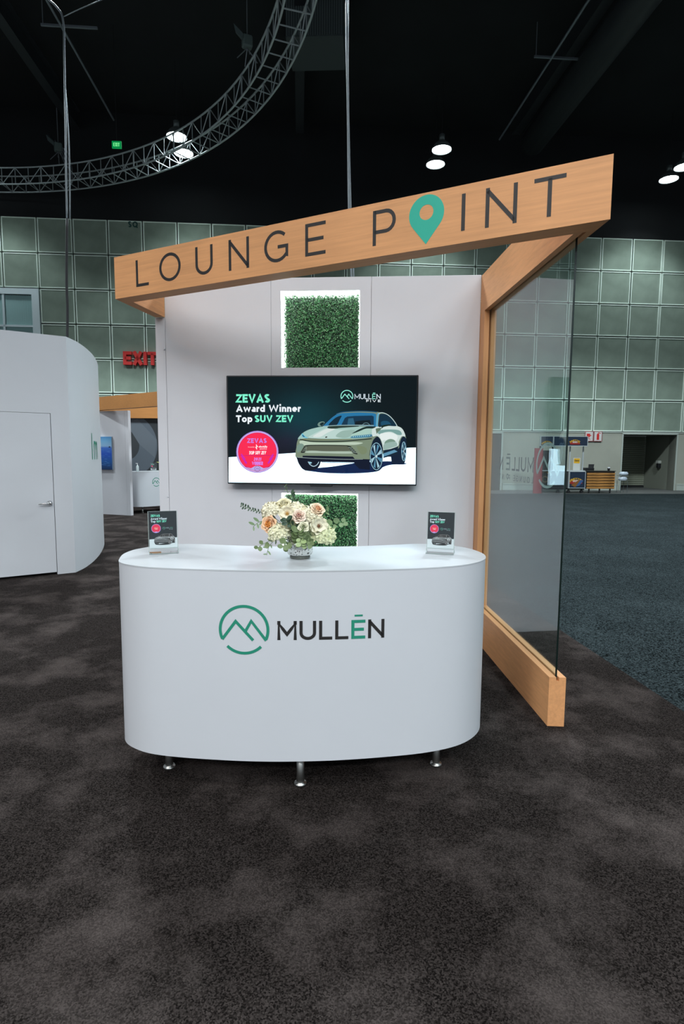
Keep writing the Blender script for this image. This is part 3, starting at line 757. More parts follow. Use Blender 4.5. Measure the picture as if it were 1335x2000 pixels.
    # lamps
    pg([(195, 545), (215, 540), (260, 590), (320, 635), (250, 625), (200, 600)], (110, 190, 214))
    pg([(215, 565), (255, 600), (240, 610), (212, 590)], (40, 90, 120))
    pg([(1170, 622), (1240, 590), (1400, 575), (1580, 560), (1605, 580), (1570, 610), (1400, 625), (1250, 632)], (60, 120, 150))
    for i in range(9): ln([(1225 + i * 40, 612 - i * 3), (1243 + i * 40, 600 - i * 3)], 12, (180, 230, 240), False)
    pg([(665, 615), (685, 600), (712, 605), (700, 620), (675, 626)], (30, 34, 26))
    pg([(1200, 545), (1330, 465), (1480, 405), (1640, 400), (1680, 408), (1620, 440), (1480, 445), (1340, 500)], (22, 44, 40))
    pg([(710, 425), (740, 395), (860, 385), (1290, 385), (1340, 400), (1240, 410), (960, 430), (900, 440), (780, 442)], (40, 58, 50))
    # glasshouse
    pg([(620, 400), (700, 312), (800, 222), (890, 158), (1000, 130), (1330, 118), (1620, 130), (1690, 150), (1680, 400), (1400, 385), (900, 378)], (36, 116, 164), False)
    pg([(735, 376), (820, 270), (900, 210), (995, 182), (960, 260), (890, 372)], (10, 40, 56))
    pg([(990, 368), (1060, 230), (1110, 200), (1250, 188), (1600, 180), (1640, 200), (1640, 372), (1400, 372)], (16, 52, 76), False)
    pg([(1110, 368), (1130, 240), (1230, 230), (1260, 368)], (44, 96, 124), False)
    pg([(1270, 300), (1400, 280), (1560, 270), (1590, 372), (1260, 372)], (8, 26, 34), False)
    ln([(1410, 372), (1450, 336), (1510, 330), (1560, 372)], 12, (96, 130, 138))
    ln([(620, 398), (900, 378), (1400, 374), (1640, 380)], 14, (150, 182, 184))
    ln([(600, 396), (700, 306), (800, 214), (890, 150)], 14, (14, 40, 50))
    ln([(890, 148), (1000, 112), (1180, 97), (1400, 92), (1600, 100), (1700, 112)], 16, (20, 76, 112))
    ln([(1700, 405), (1706, 300), (1716, 200), (1735, 135)], 34, (96, 170, 200))
    pg([(1735, 405), (1740, 250), (1755, 160), (1820, 145), (1900, 165), (1980, 230), (2040, 300), (2090, 390), (1950, 390), (1850, 395)], (10, 44, 62))
    ln([(1735, 140), (1800, 122), (1880, 145), (1960, 195), (2040, 285), (2105, 388)], 12, (200, 222, 222))
    # mirrors
    pg([(515, 360), (540, 320), (600, 298), (655, 310), (640, 350), (590, 392), (540, 398)], (110, 140, 132))
    pg([(560, 350), (600, 318), (645, 322), (625, 360), (585, 385)], (14, 40, 44))
    pg([(1780, 330), (1800, 300), (1860, 288), (1930, 300), (1975, 345), (1970, 375), (1880, 380), (1800, 390)], (24, 76, 104))
    pg([(1800, 385), (1880, 366), (1970, 360), (1950, 385), (1840, 410), (1800, 440)], (20, 40, 30))
    # front wheel
    def wheel(cx, cy, rx, ry, tilt, rim, spokes):
        def el(k, kk=1.0): return [(cx + rx * k * math.cos(a) + tilt * k * math.sin(a) * 60, cy - ry * k * kk * math.sin(a)) for a in [2 * PI * i / 26 for i in range(26)]]
        pg(el(1.0), (7, 24, 44), False); ln(el(rim), 12, (150, 196, 214), False, True); pg(el(rim * .93), (10, 30, 54), False)
        for i in range(spokes):
            a = 2 * PI * (i + .3) / spokes
            e1 = (cx + rx * rim * .9 * math.cos(a), cy - ry * rim * .9 * math.sin(a)); e2 = (cx + rx * rim * .9 * math.cos(a + .38), cy - ry * rim * .9 * math.sin(a + .38))
            pg([(cx - rx * .12, cy), e1, e2], ((160, 200, 214), (84, 140, 168))[i % 2], False)
        pg([(cx + rx * .16 * math.cos(t), cy + ry * .1 * math.sin(t)) for t in [i * PI / 5 for i in range(10)]], (190, 214, 220), False)
    pg([(1560, 1000), (1575, 850), (1620, 690), (1690, 610), (1740, 620), (1790, 720), (1820, 900), (1700, 1000)], (8, 26, 44))
    wheel(1690, 1000, 134, 300, 0, 0.9, 8)
    wheel(2238, 900, 50, 215, 0, 0.88, 7)
    z[0] += 0.00006
    return z[0]

def seal_art(mb, cx, cy, r, mp, layer, full=True):
    z = layer
    circ = lambda k, n=36: [(cx + r * k * math.cos(2 * PI * i / n), cy + r * k * math.sin(2 * PI * i / n)) for i in range(n)]
    f = lambda zz: (lambda u, v, d: mp(u, v, zz))
    mb.poly(circ(1.0), f(z), 0, 0, lin((168, 140, 222)))
    mb.poly(circ(0.955), f(z + .0001), 0, 0, lin((214, 190, 238)))
    mb.poly(circ(0.92), f(z + .0002), 0, 0, lin((196, 30, 120)))
    top = [p for p in circ(0.90, 60) if p[1] - cy < 0.72 * r]
    top.sort(key=lambda p: math.atan2(p[0] - cx, -(p[1] - cy)))
    notch = [(cx + .30 * r, cy + .78 * r), (cx + .12 * r, cy + .68 * r), (cx, cy + .66 * r), (cx - .12 * r, cy + .68 * r), (cx - .30 * r, cy + .78 * r)]
    mb.poly(top + notch, f(z + .0003), 0, 0, lin((250, 40, 82)))
    low = [p for p in circ(0.9, 60) if p[1] - cy >= 0.70 * r]
    low.sort(key=lambda p: p[0])
    mb.poly(low + notch, f(z + .00035), 0, 0, lin((190, 170, 232)))
    def t(txt, x, y, h, w_, wt, c, sl=0.0):
        put_text(mb, txt, cx + x * r, cy + y * r, h * r, wt, 0.12, lambda u, v, d: mp(u, 2 * (cy + y * r) - v, z + .0005), width=w_ * r, slant=sl, col=lin(c))
    if full:
        t('ZEVAS', -.48, -.42, .22, .92, .22, (200, 130, 236))
        t('Powered by', -.44, -.20, .055, .30, .2, (250, 190, 200))
        t('electrify', .06, -.20, .09, .40, .3, (255, 240, 245), .15)
        t('america', .10, -.11, .07, .34, .22, (255, 200, 215), .15)
        mb.stroke([(cx - .06 * r, cy - .34 * r), (cx, cy - .24 * r), (cx - .07 * r, cy - .22 * r), (cx - .02 * r, cy - .12 * r)], r * .04, f(z + .0005), 0, 0, False, lin((255, 255, 255)))
        t('TOP SUV ZEV', -.40, .13, .17, .80, .24, (255, 240, 245), .18)
        t('2021', -.18, .42, .15, .36, .26, (222, 130, 232), .1)
        t('WINNER', -.26, .63, .17, .52, .26, (214, 130, 236), .1)
        mb.stroke([(cx - .85 * r, cy + .17 * r), (cx + .85 * r, cy + .17 * r)], r * .016, f(z + .0004), 0, 0, False, lin((190, 20, 130)))
        for sg in (-1, 1):
            for k in (0, .16):
                bolt = [(sg * .76, .10 + k * .6), (sg * (.58 - k * .4), .34 + k), (sg * (.68 - k * .6), .34 + k), (sg * .50, .56)]
                mb.stroke([(cx + a * r, cy + b * r) for a, b in bolt], r * .05, f(z + .0005), 0, 0, False, lin((196, 40, 190)))
        mb.stroke([(cx + .13 * r * math.cos(a), cy + .81 * r + .13 * r * math.sin(a)) for a in [2 * PI * i / 16 for i in range(17)]], r * .015, f(z + .0006), 0, 0, False, lin((90, 100, 130)))
        mb.stroke([(cx - .08 * r, cy + .85 * r), (cx - .02 * r, cy + .77 * r), (cx + .03 * r, cy + .83 * r), (cx + .05 * r, cy + .78 * r), (cx + .09 * r, cy + .84 * r)], r * .015, f(z + .0006), 0, 0, False, lin((90, 100, 130)))
    else:
        t('TOP SUV ZEV', -.40, -.02, .16, .80, .24, (255, 230, 170), .18)
        t('WINNER', -.30, .2, .15, .6, .26, (255, 240, 220), .1)

def text_art(mb, mp, z, x, ys, hs, widths, teal=(128, 244, 208), white=(236, 244, 250), wt=0.235):
    def t(txt, x0, y, h, w_, c, wt=wt):
        put_text(mb, txt, x0, y, h, wt, 0.06, lambda u, v, d: mp(u, 2 * y - v, z), width=w_, col=lin(c))
    t('ZEVAS', x, ys[0], hs[0], widths[0], teal, 0.24)
    t('Award Winner', x, ys[1], hs[1], widths[1], white)
    t('Top', x, ys[2], hs[1], widths[2], white)
    t('SUV ZEV', x + widths[3], ys[2], hs[1], widths[4], teal)

# ---------------------------------------------------------------- television
tv = empty('television', (BX, BY, 0), BA, 'large flat television on the back wall showing a pale green car', 'television')
TX0, TX1, TZ0, TZ1 = 0.507, 1.968, 1.175, 2.003
MB().bbox(TX0, TX1, -0.095, -0.05, TZ0, TZ1, 0.004).build('housing', M['black_plastic'], tv)
MB().box(0.95, 1.5, -0.05, 0.0, 1.35, 1.8).build('wall_bracket', M['matt_black'], tv)
MB().bbox(1.155, 1.325, -0.098, -0.06, TZ0 - 0.013, TZ0 + 0.002, 0.003).build('sensor_bar', M['black_plastic'], tv)
# projective map from the photographed picture corners to the flat panel
src = [(440.76, 733.2), (817.3, 733.2), (812.3, 950.3), (444.5, 945.9)]
dst = [(TX0, TZ1), (TX1, TZ1), (TX1, TZ0), (TX0, TZ0)]
Am = []; bm = []
for (x, y), (X, Y) in zip(src, dst):
    Am.append([x, y, 1, 0, 0, 0, -X * x, -X * y]); bm.append(X)
    Am.append([0, 0, 0, x, y, 1, -Y * x, -Y * y]); bm.append(Y)
Hh = np.linalg.solve(np.array(Am, float), np.array(bm, float))
def tvmap(u, v, d):
    w_ = Hh[6] * u + Hh[7] * v + 1
    return ((Hh[0] * u + Hh[1] * v + Hh[2]) / w_, -0.0956 - d, (Hh[3] * u + Hh[4] * v + Hh[5]) / w_)
S = MB()
q = lambda u, v: (420 + u * .3146, 720 + v * .3146)
# dark upper background in a grid so its soft colour change is part of the picture
NX, NY = 16, 10
x0s, x1s, y0s, y1s = TX0 + .012, TX1 - .012, TZ0 + .014, TZ1 - .010
def bgcol(fx, fy):   # fx 0..1 left to right, fy 0..1 bottom to top
    t = np.array([2, 16, 20.]); 
    t = t + np.array([6, 40, 44.]) * math.exp(-((fx - .42) ** 2 / .06 + (fy - .62) ** 2 / .08))
    t = t + np.array([22, -4, 8.]) * math.exp(-((fx - .32) ** 2 / .02 + (fy - .38) ** 2 / .02))
    return lin(np.clip(t, 0, 255))
for i in range(NX):
    for j in range(NY):
        c4 = [(i, j), (i + 1, j), (i + 1, j + 1), (i, j + 1)]
        S.add([(x0s + (x1s - x0s) * a / NX, -0.0956, y0s + (y1s - y0s) * b / NY) for a, b in c4], [(0, 1, 2, 3)], 0, [bgcol(a / NX, b / NY) for a, b in c4])
S.poly([q(84, 553), q(500, 526), q(1244, 494), q(1241, 722), q(84, 709)], lambda u, v, d: tvmap(u, v, .0002), 0, 0, (1.9, 2.7, 3.2, 1))
scr = S.build('screen', M['screen'], tv, label='lit screen')
S = MB(); car_art(S, tvmap, 0.0003); S.build('car_picture', M['screen'], scr)
S = MB()
sc_, sy_ = q(262, 519); seal_art(S, sc_, sy_, 41.3, tvmap, 0.0004)
S.build('award_seal_picture', M['screen'], scr)
S = MB()
text_art(S, tvmap, .0004, q(128, 0)[0], [q(0, 212)[1], q(0, 270)[1], q(0, 334)[1]], [16.8, 13.6], [q(340, 0)[0] - q(128, 0)[0], (531 - 128) * .3146, 103 * .3146, 116 * .3146, 241 * .3146])
lx, ly = 677.2, 774.6
mm = lambda u, v, d: tvmap(u, 2 * ly - v, .0004)
mountain_logo(S, lx, ly, 12.2, 1.6, mm, col=lin((150, 240, 220)))
ty = 780.1
for ch_, xa_, xb_, cc_ in (('M', 692.1, 702.1, (225, 240, 250)), ('U', 703.1, 711.0, (225, 240, 250)), ('L', 711.8, 717.9, (225, 240, 250)), ('L', 719.1, 725.2, (225, 240, 250)), ('E', 726.6, 733.2, (150, 240, 220)), ('N', 734.9, 743.2, (225, 240, 250))):
    put_text(S, ch_, xa_, ty, 10.0, 0.13, 0.1, lambda u, v, d: tvmap(u, 2 * ty - v, .0004), width=xb_ - xa_, col=lin(cc_))
S.stroke([(728, 768.4), (732.6, 768.4)], 1.2, lambda u, v, d: tvmap(u, v, .0004), 0, 0, False, lin((150, 240, 220)))
ty2 = 786.2
put_text(S, 'FIVE', 714.4, ty2, 4.8, 0.2, 0.2, lambda u, v, d: tvmap(u, 2 * ty2 - v, .0004), width=28.8, col=lin((235, 245, 250)))
S.build('caption_picture', M['screen'], scr)

# ---------------------------------------------------------------- counter
RAW = [(-0.972, 2.476), (-0.998, 2.589), (-0.994, 2.693), (-0.966, 2.76), (-0.917, 2.83), (-0.814, 2.885), (-0.696, 2.882), (-0.533, 2.851), (-0.375, 2.832), (-0.082, 2.835), (0.111, 2.863), (0.27, 2.909), (0.393, 2.945), (0.51, 2.925), (0.590, 2.870), (0.638, 2.793), (0.663, 2.690), (0.660, 2.600), (0.632, 2.515), (0.569, 2.433), (0.48, 2.371), (0.344, 2.321), (0.152, 2.283), (-0.034, 2.258), (-0.218, 2.247), (-0.35, 2.247), (-0.485, 2.255), (-0.675, 2.276), (-0.809, 2.306), (-0.900, 2.357), (-0.948, 2.410)]
CX, CY = -0.17, 2.55
OUT = bez([(x - CX, y - CY) for x, y in RAW], 4)
ZC0, ZC1 = 0.153, 0.955
counter = empty('reception_counter', (CX, CY, 0), 0, 'white bean-shaped reception counter with a green mountain logo on its front', 'counter')
n = len(OUT)
cb_ = MB(); cb_.add([(x, y, ZC0) for x, y in OUT] + [(x, y, ZC1 - .006) for x, y in OUT], [(i, (i + 1) % n, n + (i + 1) % n, n + i) for i in range(n)]); cb_.add([(x, y, ZC0) for x, y in OUT], [tuple(range(n))[::-1]])
cbody = cb_.build('body', M['white'], counter)
for p in cbody.data.polygons:
    if len(p.vertices) == 4: p.use_smooth = True
grow = lambda k: [(x * (1 + k / math.hypot(x, y)), y * (1 + k / math.hypot(x, y))) for x, y in OUT]
MB().prism(grow(0.0012), ZC1 - 0.0055, ZC1).build('top', M['top_white'], counter)
leg0 = None
mleg = MB().lathe([(0.0, ZC0), (0.017, ZC0), (0.017, 0.018), (0.0165, 0.016), (0.016, 0.012), (0.026, 0.010), (0.027, 0.0), (0, 0)], n=20)
for wx, wy in ((-0.171, 2.3375), (-0.773, 2.462), (0.439, 2.50), (-0.72, 2.78), (0.40, 2.83)):
    lc = (wx - CX, wy - CY, 0.0)
    if leg0 is None: leg0 = mleg.build('leg', M['steel'], counter, smooth=True); leg0.location = lc
    else: part_copy(leg0, counter, lc)
# front curve as a ruler for the logo: x -> y of the outline's front
front = sorted([(x, y) for x, y in OUT if y < -0.11 and -0.76 < x < 0.72], key=lambda p: p[0])
fxs = [p[0] for p in front]; fys = [p[1] for p in front]
def cmap(u, v, d):   # u = world x on the front face, v = height
    x = u - CX; y = float(np.interp(x, fxs, fys)); return (x, y - 0.0012 - d, v)
def on_front(px, py):   # a point of the photograph on the counter front, intersected once with the curved face
    d = Vector((_f)) * F_PX + Vector(_r2) * (px - 667.5) - Vector(_u2) * (py - 1000)
    t = 2.25 / d.y
    for _ in range(6):
        x = d.x * t; yy = float(np.interp(x - CX, fxs, fys)) + CY; t = yy / d.y
    return d.x * t, CAM_H + d.z * t
lgx, lgz = on_front(476, 1230)
lgx2, _z = on_front(427.5, 1228); lgx3, _z = on_front(525.5, 1228)
LR = (lgx3 - lgx2) / 2
lo = MB(); mountain_logo(lo, (lgx2 + lgx3) / 2, lgz, LR, 0.0118, cmap, 0.0)
lo.build('logo', M['ink_green'], counter)
_x, tz0 = on_front(640, 1249); _x, tz1 = on_front(640, 1212)
TH = tz1 - tz0
lt = MB()
def clet(ch, a, b, mb):
    xa = on_front(a, 1230)[0]; xb = on_front(b, 1230)[0]
    wt = 0.0125 / TH; wd, st = glyph(ch, wt / 2); sx = (xb - xa) / (wd * TH)
    for pts, cl in st:
        # subdivide straight runs so that they follow the curve
        P = [(xa + px * TH * sx, tz0 + py * TH) for px, py in pts]; Q = [P[0]]
        for i in range(1, len(P)):
            k = max(1, int(abs(P[i][0] - P[i - 1][0]) / 0.012))
            for j in range(1, k + 1): Q.append((P[i - 1][0] + (P[i][0] - P[i - 1][0]) * j / k, P[i - 1][1] + (P[i][1] - P[i - 1][1]) * j / k))
        mb.stroke(Q, 0.0125, cmap, 0.0, 0, cl)
for ch, a, b in (('M', 541, 579.5), ('U', 584, 617.5), ('L', 622, 648.5), ('L', 653.5, 680), ('E', 685, 713), ('N', 718, 750.5)):
    lt = MB(); clet(ch, a, b, lt); lt.build('letter', M['ink_green' if ch == 'E' else 'ink_black'], counter)
xa = on_front(692, 1204)[0]; xb = on_front(708, 1204)[0]
MB().stroke([(xa, tz1 + 0.018), ((xa + xb) / 2, tz1 + 0.018), (xb, tz1 + 0.018)], 0.0075, cmap).build('macron', M['ink_green'], counter)

# ---------------------------------------------------------------- acrylic sign holders
m_acr = glassmat('clear_acrylic', (0.93, 0.96, 0.96), 1.49, 1.6)
m_acre = plain('acrylic_edge', (0.45, 0.52, 0.50), 0.2)
holder = empty('sign_holder', (0, 0, 0), 0)
HW, HH = 0.123, 0.172
lean = 0.09
def hmap(u, v, d): return (u, -d + v * lean - 0.004, v)
hb = MB()
hb.add([(-HW / 2 - .003, -0.032, 0.0), (HW / 2 + .003, -0.032, 0.0), (HW / 2 + .003, 0.03, 0.0), (-HW / 2 - .003, 0.03, 0.0),
        (-HW / 2 - .003, -0.032, 0.0025), (HW / 2 + .003, -0.032, 0.0025), (HW / 2 + .003, 0.03, 0.0025), (-HW / 2 - .003, 0.03, 0.0025)],
       [(0, 1, 2, 3), (4, 5, 6, 7), (0, 1, 5, 4), (1, 2, 6, 5), (2, 3, 7, 6), (3, 0, 4, 7)])
hb.box(-HW / 2 - .003, HW / 2 + .003, -0.032, -0.0295, 0.0, 0.004)
hb.build('base', m_acr, holder)
eb = MB()
for sg in (-1, 1):
    x = sg * (HW / 2 + .003)
    eb.tube([(x, -0.031, 0.002), (x, -0.006, 0.024), (x, HH * lean + 0.0, HH + 0.022)], 0.0011, 5)
    eb.tube([(x, -0.006, 0.024), (x, 0.02, 0.002)], 0.0011, 5)
eb.tube([(-HW / 2, -0.031, 0.003), (HW / 2, -0.031, 0.003)], 0.0013, 5); eb.tube([(-HW / 2, -0.006, 0.024), (HW / 2, -0.006, 0.024)], 0.0010, 5)
eb.tube([(-HW / 2, HH * lean, HH + 0.021), (HW / 2, HH * lean, HH + 0.021)], 0.001, 5)
eb.build('edge', m_acre, holder)
MB().add([hmap(-HW / 2 - .003, 0.02, .002), hmap(HW / 2 + .003, 0.02, .002), hmap(HW / 2 + .003, HH + .022, .002), hmap(-HW / 2 - .003, HH + .022, .002)], [(0, 1, 2, 3)]).build('sleeve', m_acr, holder)
# leaflet: drawing in units of the leaflet, 0..1 wide, 0..1.4 high
LS = HW
lm = lambda u, v, d: hmap((u - .5) * LS, 0.021 + v * LS, d * .4 + 0.0005)
C_ = MB()
C_.poly([(0, 0), (1, 0), (1, 1.4), (0, 1.4)], lambda u, v, d: lm(u, v, -.001), 0, 0, lin((226, 232, 234)))
C_.poly([(0, .36), (1, .40), (1, 1.4), (0, 1.4)], lambda u, v, d: lm(u, v, 0), 0, 0, lin((10, 22, 28)))
leaf_ = C_.build('leaflet', M['ink'], holder, label='printed leaflet with a car and a red seal')
C_ = MB()
cmx = lambda u, v, d: lm(.17 + (u - 578) / 218 * .76, (.13 + (927 - v) / 218 * .76), d + .0005)
car_art(C_, cmx, 0.0, lambda c: tuple(np.array([sum(c) / 3] * 3) * .78 + 8))
C_.build('car_print', M['ink'], leaf_)
C_ = MB(); sm = lambda u, v, d: lm(u, 1.4 - v, d + .0005)
seal_art(C_, .25, .64, .17, sm, 0.0003, False)
text_art(C_, sm, .0006, .07, [.205, .315, .415], [.085, .078], [.33, .58, .17, .20, .36])
mountain_logo(C_, .53, .64, .05, .010, lambda u, v, d: sm(u, 1.28 - v, .0006), col=lin((90, 150, 135)))
put_text(C_, 'MULL', .60, .655, .05, .16, .12, lambda u, v, d: sm(u, 1.31 - v, .0006), width=.14, col=lin((150, 165, 170)))
put_text(C_, 'EN', .76, .655, .05, .16, .12, lambda u, v, d: sm(u, 1.31 - v, .0006), width=.09, col=lin((90, 150, 135)))
put_text(C_, 'FIVE', .72, .700, .03, .22, .12, lambda u, v, d: sm(u, 1.40 - v, .0006), width=.13, col=lin((150, 165, 170)))
C_.build('lettering', M['ink'], leaf_)
holder.location = (-0.826, 2.627, ZC1); holder.rotation_euler = (0, 0, 0.36)
tag(holder, 'clear sign holder with a car leaflet on the left end of the counter', 'sign holder', 'clear sign holders on the counter')
holder2 = copy_tree(holder)
holder2.location = (0.464, 2.668, ZC1); holder2.rotation_euler = (0, 0, -0.28)
tag(holder2, 'clear sign holder with a car leaflet on the right end of the counter', 'sign holder', 'clear sign holders on the counter')

# ---------------------------------------------------------------- flowers
VX, VY = -0.186, 2.525
mv, nt, b_ = newmat('mercury_glass')
b_.inputs['Roughness'].default_value = 0.2; b_.inputs['Metallic'].default_value = 0.75
tc = nt.nodes.new('ShaderNodeTexCoord'); vn = nt.nodes.new('ShaderNodeTexNoise'); vn.inputs['Scale'].default_value = 130; vn.inputs['Detail'].default_value = 3
nt.links.new(tc.outputs['Object'], vn.inputs['Vector'])
rp = nt.nodes.new('ShaderNodeValToRGB'); rp.color_ramp.elements[0].position = 0.36; rp.color_ramp.elements[0].color = (0.06, 0.06, 0.055, 1)
rp.color_ramp.elements[1].position = 0.43; rp.color_ramp.elements[1].color = (0.80, 0.82, 0.80, 1)
nt.links.new(vn.outputs['Fac'], rp.inputs[0]); nt.links.new(rp.outputs[0], b_.inputs['Base Color'])
vase = empty('vase', (VX, VY, ZC1), 0, 'speckled silver glass vase holding the flowers on the counter', 'vase')
MB().lathe([(0.0, 0.014), (0.046, 0.014), (0.053, 0.018), (0.0575, 0.026), (0.0575, 0.100), (0.0555, 0.100), (0.0555, 0.028), (0.04, 0.02), (0, 0.02)], n=40).build('bowl', mv, vase, smooth=True)
MB().lathe([(0.0, 0.0), (0.043, 0.0), (0.046, 0.004), (0.046, 0.010), (0.043, 0.014), (0, 0.0145)], n=40).build('foot', plain('smoked_glass_foot', (0.16, 0.17, 0.15), 0.12, metal=0.5), vase, smooth=True)

def petal_mesh(L_, W_, curl, cup, name):
    """one petal: base at origin, grows along +z, hugs the heart (its sides bend towards +y) and rolls outward (-y) at its rim"""
    mb = MB(); nu, nv = 8, 7; vs_ = []
    for i in range(nv + 1):
        t = i / nv
        wd = W_ * (0.30 + 0.70 * math.sin(min(1.0, t * 1.25) * PI / 2)) * (1.0 if t < .72 else math.sqrt(max(0.05, 1 - ((t - .72) / .30) ** 2)))
        for j in range(nu + 1):
            s_ = j / nu * 2 - 1
            x = s_ * wd / 2
            y = cup * (s_ * s_) * wd * .42 - 0.16 * L_ * math.sin(PI * min(1, t * 1.1)) - curl * L_ * max(0, t - .62) ** 2 * 3.2
            z = L_ * t * (1 - .05 * s_ * s_) - curl * L_ * .5 * max(0, t - .8)
            vs_.append((x, y, z))
    fs_ = [(i * (nu + 1) + j, i * (nu + 1) + j + 1, (i + 1) * (nu + 1) + j + 1, (i + 1) * (nu + 1) + j) for i in range(nv) for j in range(nu)]
    mb.add(vs_, fs_)
    return mb

def fcol(name, c, sss=0.0):
    m = plain(name, c, 0.6, spec=0.25)
    bb_ = m.node_tree.nodes['Principled BSDF']
    bb_.inputs['Sheen Weight'].default_value = 0.2
    return m
def flower_root(name, dx, dy, z, face, label, cat='flower', group=None):
    o = empty(name, (VX + dx, VY + dy, z), 0, label, cat, group)
    d = Vector(face).normalized()
    o.rotation_mode = 'QUATERNION'; o.rotation_quaternion = Vector((0, 0, 1)).rotation_difference(d)
    return o
def stem_to_vase(root, mat, length=0.10):
    # a bent stem from the bloom to the vase mouth, in the bloom's own frame
    inv = root.rotation_quaternion.inverted()
    base = inv @ (Vector((VX, VY, ZC1 + 0.035)) + Vector((root.location.x - VX, root.location.y - VY, 0)) * 0.25 - root.location)
    MB().tube([Vector((0, 0, -0.004)), base * .35 + Vector((0, 0, -0.012)), base], 0.0022, 6).build('stem', mat, root, smooth=True)
m_stem = plain('green_stem', (0.09, 0.16, 0.05), 0.6)
def rose(dx, dy, z, face, R, outer, inner, label, petals=(3, 5, 6, 6, 6, 5), openness=1.0):
    root = flower_root('rose', dx, dy, z, face, label, group=None)
    mo, mi_ = fcol('petal_outer', outer), fcol('petal_heart', inner)
    nr = len(petals)
    for k, cnt in enumerate(petals):
        t = k / (nr - 1)
        L_ = R * (1.12 - 0.05 * t); W_ = R * (0.70 + 0.85 * t)
        pmesh = petal_mesh(L_, W_, 0.15 + 0.75 * t * openness, 1.0 - .45 * t, 'petal')
        first = None
        for i in range(cnt):
            a = 2 * PI * (i + 0.37 * k) / cnt + random.uniform(-.12, .12)
            if first is None: first = o = pmesh.build('petal', mi_ if k < 2 else mo, root, smooth=True)
            else: o = part_copy(first, root)
            rad = R * (0.07 + 0.20 * t)
            tilt = -0.10 + 0.62 * t ** 1.3 * openness + random.uniform(-.05, .05)
            o.rotation_mode = 'XYZ'
            o.rotation_euler = (tilt, 0, a)
            o.location = (math.sin(a) * rad, -math.cos(a) * rad, -R * .55)
    MB().lathe([(0, -R * .75), (R * .2, -R * .7), (R * .34, -R * .45), (R * .2, -R * .3)], n=12).build('calyx', m_stem, root, smooth=True)
    stem_to_vase(root, m_stem); return root
def open_flower(dx, dy, z, face, R, c, centre, label, cnt=9, name='flower'):
    root = flower_root(name, dx, dy, z, face, label)
    mo = fcol('petal_white', c)
    for ring, (k, sc_, tl) in enumerate(((cnt, 1.0, 1.25), (cnt - 2, .85, 0.95))):
        pm_ = petal_mesh(R * sc_, R * .8 * sc_, 0.12, 0.35, 'petal'); first = None
        for i in range(k):
            a = 2 * PI * (i + .5 * ring) / k + random.uniform(-.1, .1)
            if first is None: first = o = pm_.build('petal', mo, root, smooth=True)
            else: o = part_copy(first, root)
            o.rotation_euler = (tl + random.uniform(-.12, .12), 0, a); o.location = (math.sin(a) * R * .08, -math.cos(a) * R * .08, 0)
    cm = MB().lathe([(0, R * .22), (R * .14, R * .18), (R * .18, R * .08), (R * .1, 0)], n=12)
    for i in range(16):
        a = 2 * PI * i / 16; rr_ = R * random.uniform(.26, .36)
        cm.tube([(0, 0, .002), (math.cos(a) * rr_ * .6, math.sin(a) * rr_ * .6, R * .18), (math.cos(a) * rr_, math.sin(a) * rr_, R * .26)], [R * .012, R * .012, R * .03], 5)
    cm.build('stamens', centre, root, smooth=True)
    stem_to_vase(root, m_stem); return root
def hydrangea(dx, dy, z, R, c, label, squash=0.85, n=90):
    R *= 1.13
    root = flower_root('hydrangea', dx, dy, z, (dx * 2, dy * 1.2, 0.6), label)
    mo = fcol('floret', c); mb = MB(); rng = random.Random(int(dx * 1000) + 3)
    for i in range(n):
        u = 1 - 1.45 * (i + .5) / n; th = i * 2.39996
        rr_ = math.sqrt(max(0, 1 - u * u)); nn_ = Vector((rr_ * math.cos(th), rr_ * math.sin(th), u))
        c0 = Vector((nn_.x * R, nn_.y * R, nn_.z * R * squash)) * rng.uniform(.9, 1.04)
        t1 = nn_.orthogonal().normalized(); t2 = nn_.cross(t1); a0 = rng.uniform(0, PI)
        s_ = R * .34 * rng.uniform(.85, 1.2)
        for k in range(4):
            a = a0 + k * PI / 2; d = t1 * math.cos(a) + t2 * math.sin(a); e_ = t1 * math.cos(a + PI / 2) + t2 * math.sin(a + PI / 2)
            tip = rng.uniform(-.1, .7) * s_
            p = [c0, c0 + d * s_ * .5 + e_ * s_ * .42 + nn_ * tip * .5, c0 + d * s_ * .95 + nn_ * tip, c0 + d * s_ * .5 - e_ * s_ * .42 + nn_ * tip * .5]
            mb.add(p, [(0, 1, 2, 3)])
    mb.lathe([(0, -R * .4), (R * .45, -R * .35), (R * .62, 0), (R * .45, R * .4), (0, R * .55)], n=12)
    mb.build('florets', mo, root, kind='stuff'); stem_to_vase(root, m_stem)
    return root
CREAM, WHITE_, PGREEN = (0.88, 0.80, 0.58), (0.90, 0.84, 0.64), (0.76, 0.79, 0.50)
rose(-0.130, -0.055, 1.112, (-0.45, -1, 0.25), 0.036, (0.95, 0.62, 0.38), (0.98, 0.45, 0.10), 'peach garden rose with an orange heart at the left of the bouquet', (4, 5, 6, 6, 6))
rose(0.000, -0.075, 1.150, (0.05, -1, 0.55), 0.031, (0.95, 0.76, 0.62), (0.92, 0.60, 0.50), 'pale pink rose at the middle of the bouquet')
rose(0.078, -0.030, 1.175, (0.45, -0.7, 0.75), 0.034, (0.96, 0.76, 0.56), (0.90, 0.50, 0.28), 'blush rose with an apricot heart at the upper right of the bouquet', (3, 5, 6, 6, 5))
rose(0.022, -0.095, 1.106, (0.05, -1, 0.35), 0.024, (0.88, 0.86, 0.64), (0.55, 0.60, 0.36), 'small cream rose with a greenish heart low in the bouquet')
rose(-0.072, -0.01, 1.195, (-0.25, -0.8, 0.9), 0.035, (0.92, 0.85, 0.60), (0.80, 0.74, 0.52), 'large cream rose at the top left of the bouquet', (3, 5, 6, 6, 5))
